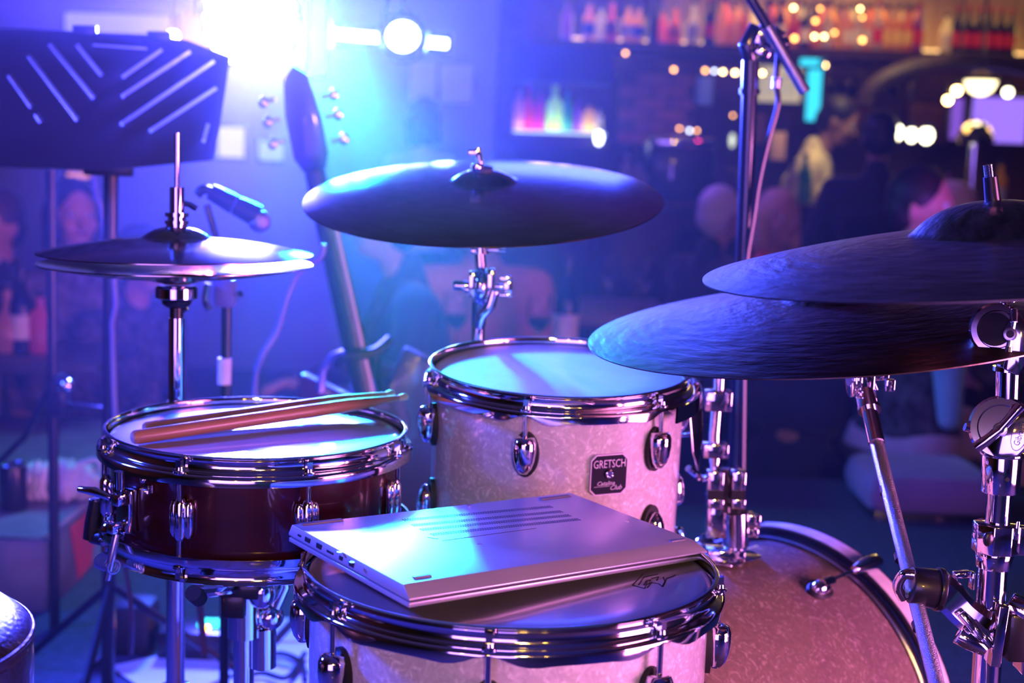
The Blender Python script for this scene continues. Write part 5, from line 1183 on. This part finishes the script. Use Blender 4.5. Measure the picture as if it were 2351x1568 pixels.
# dark pole further left with a knob, rail to its right
Yp = 3.0; p0 = P(122, 1000, Yp); lp0 = Vector((p0.x, Yp, 0))
lst = thing('keyboard_stand', 'thin dark pole with a chrome knob, left of the music stand pole', 'stand', lp0)
b = MB(lp0); b.cyl(P(118, 390, Yp), Vector((p0.x, Yp, .0)), .0115, n=14); b.build('pole', BLACK, lst)
b = MB(lp0); b.cyl(P(130, 872, Yp-.01), P(155, 868, Yp-.01), .012, n=14); b.ball(P(152, 885, Yp-.01), .016); b.build('knob', CHROME, lst)
b = MB(lp0); b.cyl(P(150, 930, Yp), P(245, 942, Yp), .0075, n=12); b.box(P(140, 925, Yp), (.03, .03, .06)); b.build('rail', BLACK, lst, bevel=.002)
b = MB(lp0); b.tube([P(128, 860, Yp), P(60, 1000, Yp+.05), P(-30, 1090, Yp+.1)], .007, 8); b.build('brace', BLACK, lst)
# hi-hat microphone on its stand
YK = 2.35; k0 = P(520, 900, YK); kk = Vector((k0.x, YK, 0))
hm = thing('microphone_stand', 'slim stand with a blocky clip and sticker behind the hi-hat', 'stand', kk)
b = MB(kk); b.cyl(P(520, 700, YK), Vector((k0.x, YK, 0)), .0085, n=14); b.build('pole', BLACK, hm)
b = MB(kk); b.box(P(516, 672, YK), (.035, .03, .048)); b.build('clip_block', mat('blue_grey_plastic', (.20, .24, .45), .4), hm, bevel=.006)
b = MB(kk); b.tube(smooth_path([P(478, 650, YK-.02), P(472, 690, YK-.02), P(482, 712, YK-.02)]), .006, 8); b.tube([P(540, 682, YK), P(552, 675, YK-.01)], .006, 8); b.build('clip_lever', CHROME, hm)
MB(kk).cyl(P(515, 882, YK-.003), P(516, 822, YK-.003), .0115).build('sticker', PAPER, hm)
MB(kk).tube([P(516, 650, YK), P(500, 560, YK+.03), P(475, 470, YK+.03)], .006, 8).build('gooseneck', BLACK, hm)
MB(kk).lathe([(0, 0), (.12, 0), (.12, .01), (0, .012)], None, 24).build('round_base', BLACK, hm, fix=True)
mi0 = P(468, 432, YK+.02)
mi = thing('microphone', 'dark microphone with a rounded head slanting down to the right of the hi-hat rod', 'microphone', mi0)
b = MB(mi0); b.tube(smooth_path([P(452, 448, YK+.02), P(468, 434, YK+.02), P(490, 442, YK+.02)], 4), .008, 10); b.build('swivel', BLACK, mi)
b = MB(mi0); b.cyl(P(484, 440, YK+.02), P(538, 470, YK+.02), .014, .0165, 20); b.cyl(P(542, 472, YK+.02), P(592, 497, YK+.02), .0165, .019, 20); b.build('body', BLACK, mi, fix=True)
b = MB(mi0); b.ball(P(596, 508, YK+.02), .019, 16, 12); b.build('grille', KNURL, mi)

# electric bass on a stand
YB = 2.9; A_, B_ = P(722, 392, YB), P(838, 905, YB); dn = (B_-A_).normalized(); gb0 = B_ + dn*.30
gt = thing('bass_guitar', 'bass guitar with a dark headstock and pale-edged neck on a stand behind the crash cymbal', 'guitar', gb0)
sd = Vector((0, 1, 0)).cross(dn).normalized()
if sd.x < 0: sd = -sd
b = MB(gb0); h0 = A_ - dn*.0
hp_ = [(-.022, 0), (-.036, -.03), (-.034, -.12), (-.022, -.19), (.004, -.215), (.030, -.19), (.036, -.10), (.034, -.03), (.022, 0)]
b.prism(hp_, .016, axes(sd, dn, sd.cross(dn), h0)); b.build('headstock', mat('dark_lacquer', (.015, .012, .03), .3, 0, .5), gt, bevel=.003, fix=True)
for k, (u, w) in enumerate(((-.045, -.155), (-.045, -.115), (-.045, -.07), (.046, -.05), (.046, -.10), (.046, -.14))):
    c = h0 + sd*u + dn*w; b = MB(gb0); b.cyl(c, c + sd*(.022 if u > 0 else -.022), .0045, n=10); b.ball(c + sd*(.026 if u > 0 else -.026), (.010, .004, .013)); b.build('tuning_peg', CHROME, gt)
b = MB(gb0); b.tube([A_, A_.lerp(B_, .3), B_, B_+dn*.02], [.021, .023, .026, .026], 14); b.build('neck', mat('dark_neck', (.02, .014, .02), .4), gt)
b = MB(gb0); o_ = sd*.019 + Vector((0, -.018, 0)); b.tube([A_.lerp(B_, .25)+o_, B_+o_], .0040, 8); b.build('pale_binding', mat('ivory_binding', (.75, .60, .48), .5), gt)
body_ = [(-.03, -.02), (-.12, -.09), (-.15, -.02), (-.12, .05), (-.125, .12), (-.16, .19), (-.14, .27), (-.06, .31), (.06, .31), (.15, .27), (.165, .18), (.125, .10), (.13, .0), (.15, -.06), (.10, -.10), (.03, -.0)]
b = MB(gb0); b.prism(body_, .045, axes(sd, dn, sd.cross(dn), B_ + dn*.02 + sd.cross(dn)*.0)); b.build('body', mat('sunburst_dark', (.04, .015, .02), .3, 0, .6), gt, bevel=.008, fix=True)
gs0 = P(860, 1000, YB); gs0 = Vector((gs0.x, YB+.1, 0))
gst = thing('guitar_stand', 'black guitar stand whose cradle holds the bass neck', 'stand', gs0)
b = MB(gs0); b.tube(smooth_path([P(775, 835, YB-.03), P(800, 818, YB-.05), P(860, 808, YB-.03), P(895, 780, YB-.0)]), [.010]*25, 8) if False else b.tube(smooth_path([P(775, 835, YB-.03), P(800, 818, YB-.05), P(860, 808, YB-.03), P(895, 780, YB)], 8), .011, 8); b.build('cradle', RUBBER, gst)
b = MB(gs0); b.cyl(P(862, 800, YB+.06), Vector((gs0.x, YB+.06, .02)), .011, n=12); b.build('post', BLACK, gst)
b = MB(gs0); b.tube([P(735, 900, YB), P(742, 850, YB), P(765, 818, YB), P(790, 810, YB)], .009, 8); b.build('side_arm', STEEL, gst)
for s in (-1, 1): MB(gs0).tube([Vector((gs0.x, YB+.06, .25)), Vector((gs0.x+s*.22, YB-.05, .012))], .009, 8).build('leg', BLACK, gst)
# loose cables
def cable(label, pts, r, m, parent_loc=None):
    p = [Vector(q) for q in pts]; o0 = p[0]; t = thing('cable', label, 'cable', o0); MB(o0).tube(smooth_path(p, 8), r, 8).build('cord', m, t); return t
CABM = mat('blue_grey_cable', (.20, .24, .40), .35)
cable('pale blue cable looping from the hi-hat down towards the snare', [P(742, 560, 2.5), P(735, 590, 2.5), P(690, 620, 2.5), P(660, 680, 2.5), P(636, 760, 2.5), P(600, 822, 2.5), P(585, 900, 2.55), P(580, 1200, 2.6)], .0055, CABM)
cable('thin pale cable hanging beside the music stand pole', [P(215, 400, 2.9), P(222, 450, 2.9), P(236, 500, 2.9), P(250, 700, 2.9)], .0045, CABM)
cable('thin dark cable curling under the snare towards the floor', [P(285, 1290, 2.2), P(298, 1370, 2.2), P(303, 1440, 2.25), P(300, 1500, 2.35)], .004, mat('brown_cable', (.12, .07, .07), .5))
cable('brown cable bending under the snare', [P(478, 1290, 2.1), P(458, 1350, 2.1), P(462, 1420, 2.15), P(470, 1500, 2.2)], .006, mat('rust_cable', (.18, .08, .06), .5))

# snare stand
ys = sn_c.y; ss0 = Vector((sn_c.x, ys, 0))
ss = thing('snare_stand', 'chrome snare stand with rubber-tipped basket arms under the wine red snare', 'stand', ss0)
zb = sn_c.z-.145
b = MB(ss0); b.cyl(P(560, 1380, ys), Vector((P(565, 1568, ys).x, ys, .03)), .0125, n=20); b.build('lower_tube', CHROME, ss)
b = MB(ss0); b.cyl(P(560, 1460, ys-.01), P(560, 1340, ys-.01), .0195, n=24); b.ball(P(600, 1360, ys-.02), (.017, .015, .02)); b.build('basket_hub', CHROME, ss)
b = MB(ss0); b.box(P(560, 1345, ys-.01), (.05, .05, .02)); b.box(P(540, 1385, ys-.02), (.03, .03, .03)); b.build('hub_rubber', BLACK, ss, bevel=.004)
b = MB(ss0); b.cyl(P(612, 1300, ys+.02), P(616, 1440, ys+.02), .010, n=16); b.cyl(P(605, 1440, ys), P(605, 1530, ys), .0155, n=20); b.build('side_tube', CHROME, ss)
b = MB(ss0); b.tube([P(645, 1310, ys), P(655, 1345, ys), P(630, 1400, ys)], [.009, .008, .008], 10); b.ball(P(620, 1415, ys), .017); b.build('tilt_handle', CHROME, ss)
for a in (-100, 20, 140):
    e_, t_ = er(math.radians(a)); q = sn_c + Vector((e_.x*(SR-.01), e_.y*(SR-.01), -.148))
    b = MB(ss0); b.tube([P(560, 1350, ys), Vector((q.x, q.y, q.z-.006))], .006, 8); g_ = b.build('basket_arm', CHROME, ss)
    MB(ss0).cyl(Vector((q.x, q.y, q.z-.012)), Vector((q.x+e_.x*.018, q.y+e_.y*.018, q.z+.0)), .009).build('rubber_grip', RUBBER, g_)
b = MB(ss0); b.box(P(520, 1330, ys-.06), (.05, .012, .008)); b.build('wing_bolt', CHROME, ss, bevel=.002)
for a in (20, 140, 262):
    MB(ss0).tube([Vector((P(565, 1568, ys).x, ys, .26)), Vector((P(565, 1568, ys).x+.22*math.cos(math.radians(a)), ys+.22*math.sin(math.radians(a)), .012))], .007, 8).build('leg', CHROME, ss)

# pedal board, papers and boxes on the stage floor
def fl(px, py, z=0.0): return S1(px, py, z)
pb = thing('effects_pedal', 'small black floor box with glowing orange lamps between the stand legs', 'pedal', fl(460, 1500, 0) )
c_ = fl(460, 1500, 0)
MB().box((0, 0, .03), (.16, .10, .06)).build('box', BLACK, pb, bevel=.005)
for k, (dx, dz) in enumerate(((-.05, .066), (.02, .066), (.06, .066))): MB().ball((dx, -.03, dz), .006).build('indicator_lamp', lamp_mat('orange_led_%d' % k, (1, .25, .02), 30), pb)
MB().box((.02, .01, .064), (.05, .04, .006)).build('display', lamp_mat('cyan_display', (.05, .8, 1.0), 3), pb)
bk = thing('floor_box', 'rounded black box on the stage floor behind the snare stand', 'box', fl(310, 1490, 0)); MB().box((0, 0, .055), (.09, .10, .11)).build('housing', RUBBER, bk, bevel=.02)
for i, (px, py, w, d, rzz, lab) in enumerate(((560, 1500, .30, .21, .3, 'pale sheet on the floor left of the nearest drum'), (640, 1545, .34, .24, -.25, 'pale sheet on the floor lying under the cables by the nearest drum'), (440, 1560, .21, .30, .7, 'pale sheet on the floor under the hi-hat legs'), (600, 1450, .21, .15, .1, 'small pale sheet behind the snare stand'))):
    q = fl(px, py, 0); t = thing('paper_sheet', lab, 'paper', (q.x, q.y, .0015+.0012*i), Matrix.Rotation(rzz, 3, 'Z'))
    MB().box((0, 0, 0), (w, d, .001)).build('sheet', PAPER, t)
cable('black cable snaking over the pale floor sheets', [fl(520, 1510, .012), fl(580, 1520, .012), fl(640, 1500, .012), fl(690, 1520, .012), fl(700, 1560, .012)], .006, BLACK)
cable('second black cable crossing the pale floor sheets', [fl(540, 1560, .014), fl(600, 1545, .014), fl(660, 1555, .014), fl(700, 1500, .014)], .006, BLACK)
cable('black cable on the carpet left of the music stand pole', [fl(190, 1568, .008), fl(220, 1520, .008), fl(270, 1490, .008), fl(300, 1470, .008)], .006, BLACK)

# ---------------------------------------------------------------- stage lamps
WHITE_LED = lamp_mat('white_led', (.50, .62, 1.0), 13); PINK_LED = lamp_mat('pink_led', (1.0, .30, .75), 12); CY_LED = lamp_mat('cyan_led', (.01, .8, 1.0), 14)
lc = P(578, 48, 4.4)
can = thing('led_par_can', 'blinding white stage lamp hanging from the ceiling, top left', 'stage lamp', lc)
can.rotation_euler = (Vector((0, 1.2, .8)) - lc).to_track_quat('-Y', 'Z').to_euler()
MB().lathe([(.14, 0), (.152, .0), (.152, .03), (.14, .15), (.07, .18), (0, .18)], Matrix.Rotation(-pi/2, 4, 'X'), 40).build('housing', BLACK, can, fix=True)
MB().lathe([(0, 0), (.139, 0), (.139, .005), (0, .005)], Matrix.Rotation(-pi/2, 4, 'X'), 40).build('lens_plate', lamp_mat('lens_glow', (.5, .6, 1.0), 5), can, fix=True)
for k in range(37):
    if k == 0: u, w = 0, 0
    else:
        ring = 1 if k < 7 else (2 if k < 19 else 3); n0 = {1: 1, 2: 7, 3: 19}[ring]; a = 2*pi*(k-n0)/(6*ring); u, w = .041*ring*math.cos(a), .041*ring*math.sin(a)
    m = PINK_LED if u < -.10 else (CY_LED if u > .10 else WHITE_LED)
    MB().ball((u, -.006, w), (.022, .008, .022), 10, 6).build('led_lens', m, can)
b = MB(); b.tube([(-.16, .06, 0), (-.16, .06, .2), (0, .06, .26), (.16, .06, .2), (.16, .06, 0)], .008, 8); b.build('yoke', BLACK, can)
b2c = P(880, 88, 4.9)
bat = thing('led_batten', 'long white LED batten to the right of the blinding stage lamp', 'stage lamp', b2c, Matrix.Rotation(math.radians(3), 3, 'Y'))
MB().box((0, .03, 0), (.46, .06, .075)).build('housing', BLACK, bat, bevel=.005)
MB().box((0, -.003, 0), (.44, .012, .032)).build('diffuser', WHITE_LED, bat, bevel=.004)
MB().cyl((0, .03, .03), (0, .03, ZC-b2c.z-.0), .01).build('hanger', BLACK, bat)
rl = thing('added_glow_lamp', 'round white lamp added as the glow blob of the long LED batten', 'stage lamp', P(925, 84, 4.8)); MB().lathe([(0, 0), (.075, 0), (.085, .01), (.085, .06), (.05, .09), (0, .09)], Matrix.Rotation(-pi/2, 4, 'X'), 28).build('housing', BLACK, rl, fix=True); MB().ball((0, -.004, 0), (.055, .015, .05), 20, 8).build('lens', WHITE_LED, rl); MB().cyl((0, .04, .05), (0, .04, ZC-rl.location.z), .01).build('hanger', BLACK, rl)  # extra lamp added to give the batten its white glow blob
lit(502, 292, 560, 362, 8.69, lamp_mat('pale_wall_glow', (.75, .70, .95), 1.0), 'glowing_wall_patch', 'pale glowing patch on the wall beside the slotted desk, above the hi-hat', 'glow_patch')  # emissive panel stands for a lamp-lit bit of pale wall
lit(596, 322, 650, 368, 8.69, lamp_mat('cool_wall_glow', (.45, .62, 1.0), .8), 'glowing_wall_patch', 'cooler glowing patch on the wall between the slotted desk and the headstock', 'glow_patch')  # second emissive panel for the same bright stretch of wall
lit(155, 396, 205, 410, 8.69, lamp_mat('orange_sign', (1.0, .35, .10), 1.0), 'light_bar', 'small orange light bar above the woman with parted hair', 'lamp')
fr = P(732, 70, 4.5)
cyl_ = thing('cyan_flood_lamp', 'narrow cyan flood lamp between the blinding lamp and the batten', 'stage lamp', fr)
MB().box((0, .03, 0), (.07, .06, .30)).build('housing', BLACK, cyl_, bevel=.005); MB().box((0, -.003, 0), (.05, .012, .27)).build('diffuser', CY_LED, cyl_, bevel=.004); MB().cyl((0, .03, .14), (0, .03, ZC-fr.z), .01).build('hanger', BLACK, cyl_)
lit(150, 28, 402, 82, 8.68, lamp_mat('lavender_soffit_glow', (.50, .45, 1.0), .7), 'glowing_soffit', 'long glowing strip of lavender soffit above the slotted music stand', 'lamp')  # brightness of the lit soffit put in as an emissive panel
sl_ = bulb(397, 84, 4.6, .020, lamp_mat('pinkish_bulb', (1.0, .7, .85), 30), 'small pinkish-white lamp just left of the blinding stage lamp'); MB().cyl((0, 0, .04), (0, 0, ZC-sl_.location.z), .006).build('hanger', BLACK, sl_)
# ---------------------------------------------------------------- haze
hz = MB().box((-1.82, 5.2, 1.19), (5.1, 7.08, 2.98)).build('stage_haze', BLACK, smooth=False)
hm_ = bpy.data.materials.new('haze'); hm_.use_nodes = True; nt = hm_.node_tree; nt.nodes.clear()
ou = nt.nodes.new('ShaderNodeOutputMaterial'); vs_ = nt.nodes.new('ShaderNodeVolumeScatter'); vs_.inputs['Density'].default_value = HAZE; vs_.inputs['Anisotropy'].default_value = .78
nt.links.new(vs_.outputs[0], ou.inputs['Volume']); hz.data.materials.clear(); hz.data.materials.append(hm_)
tag(hz, 'thin stage haze hanging through the room', 'haze', kind='stuff')
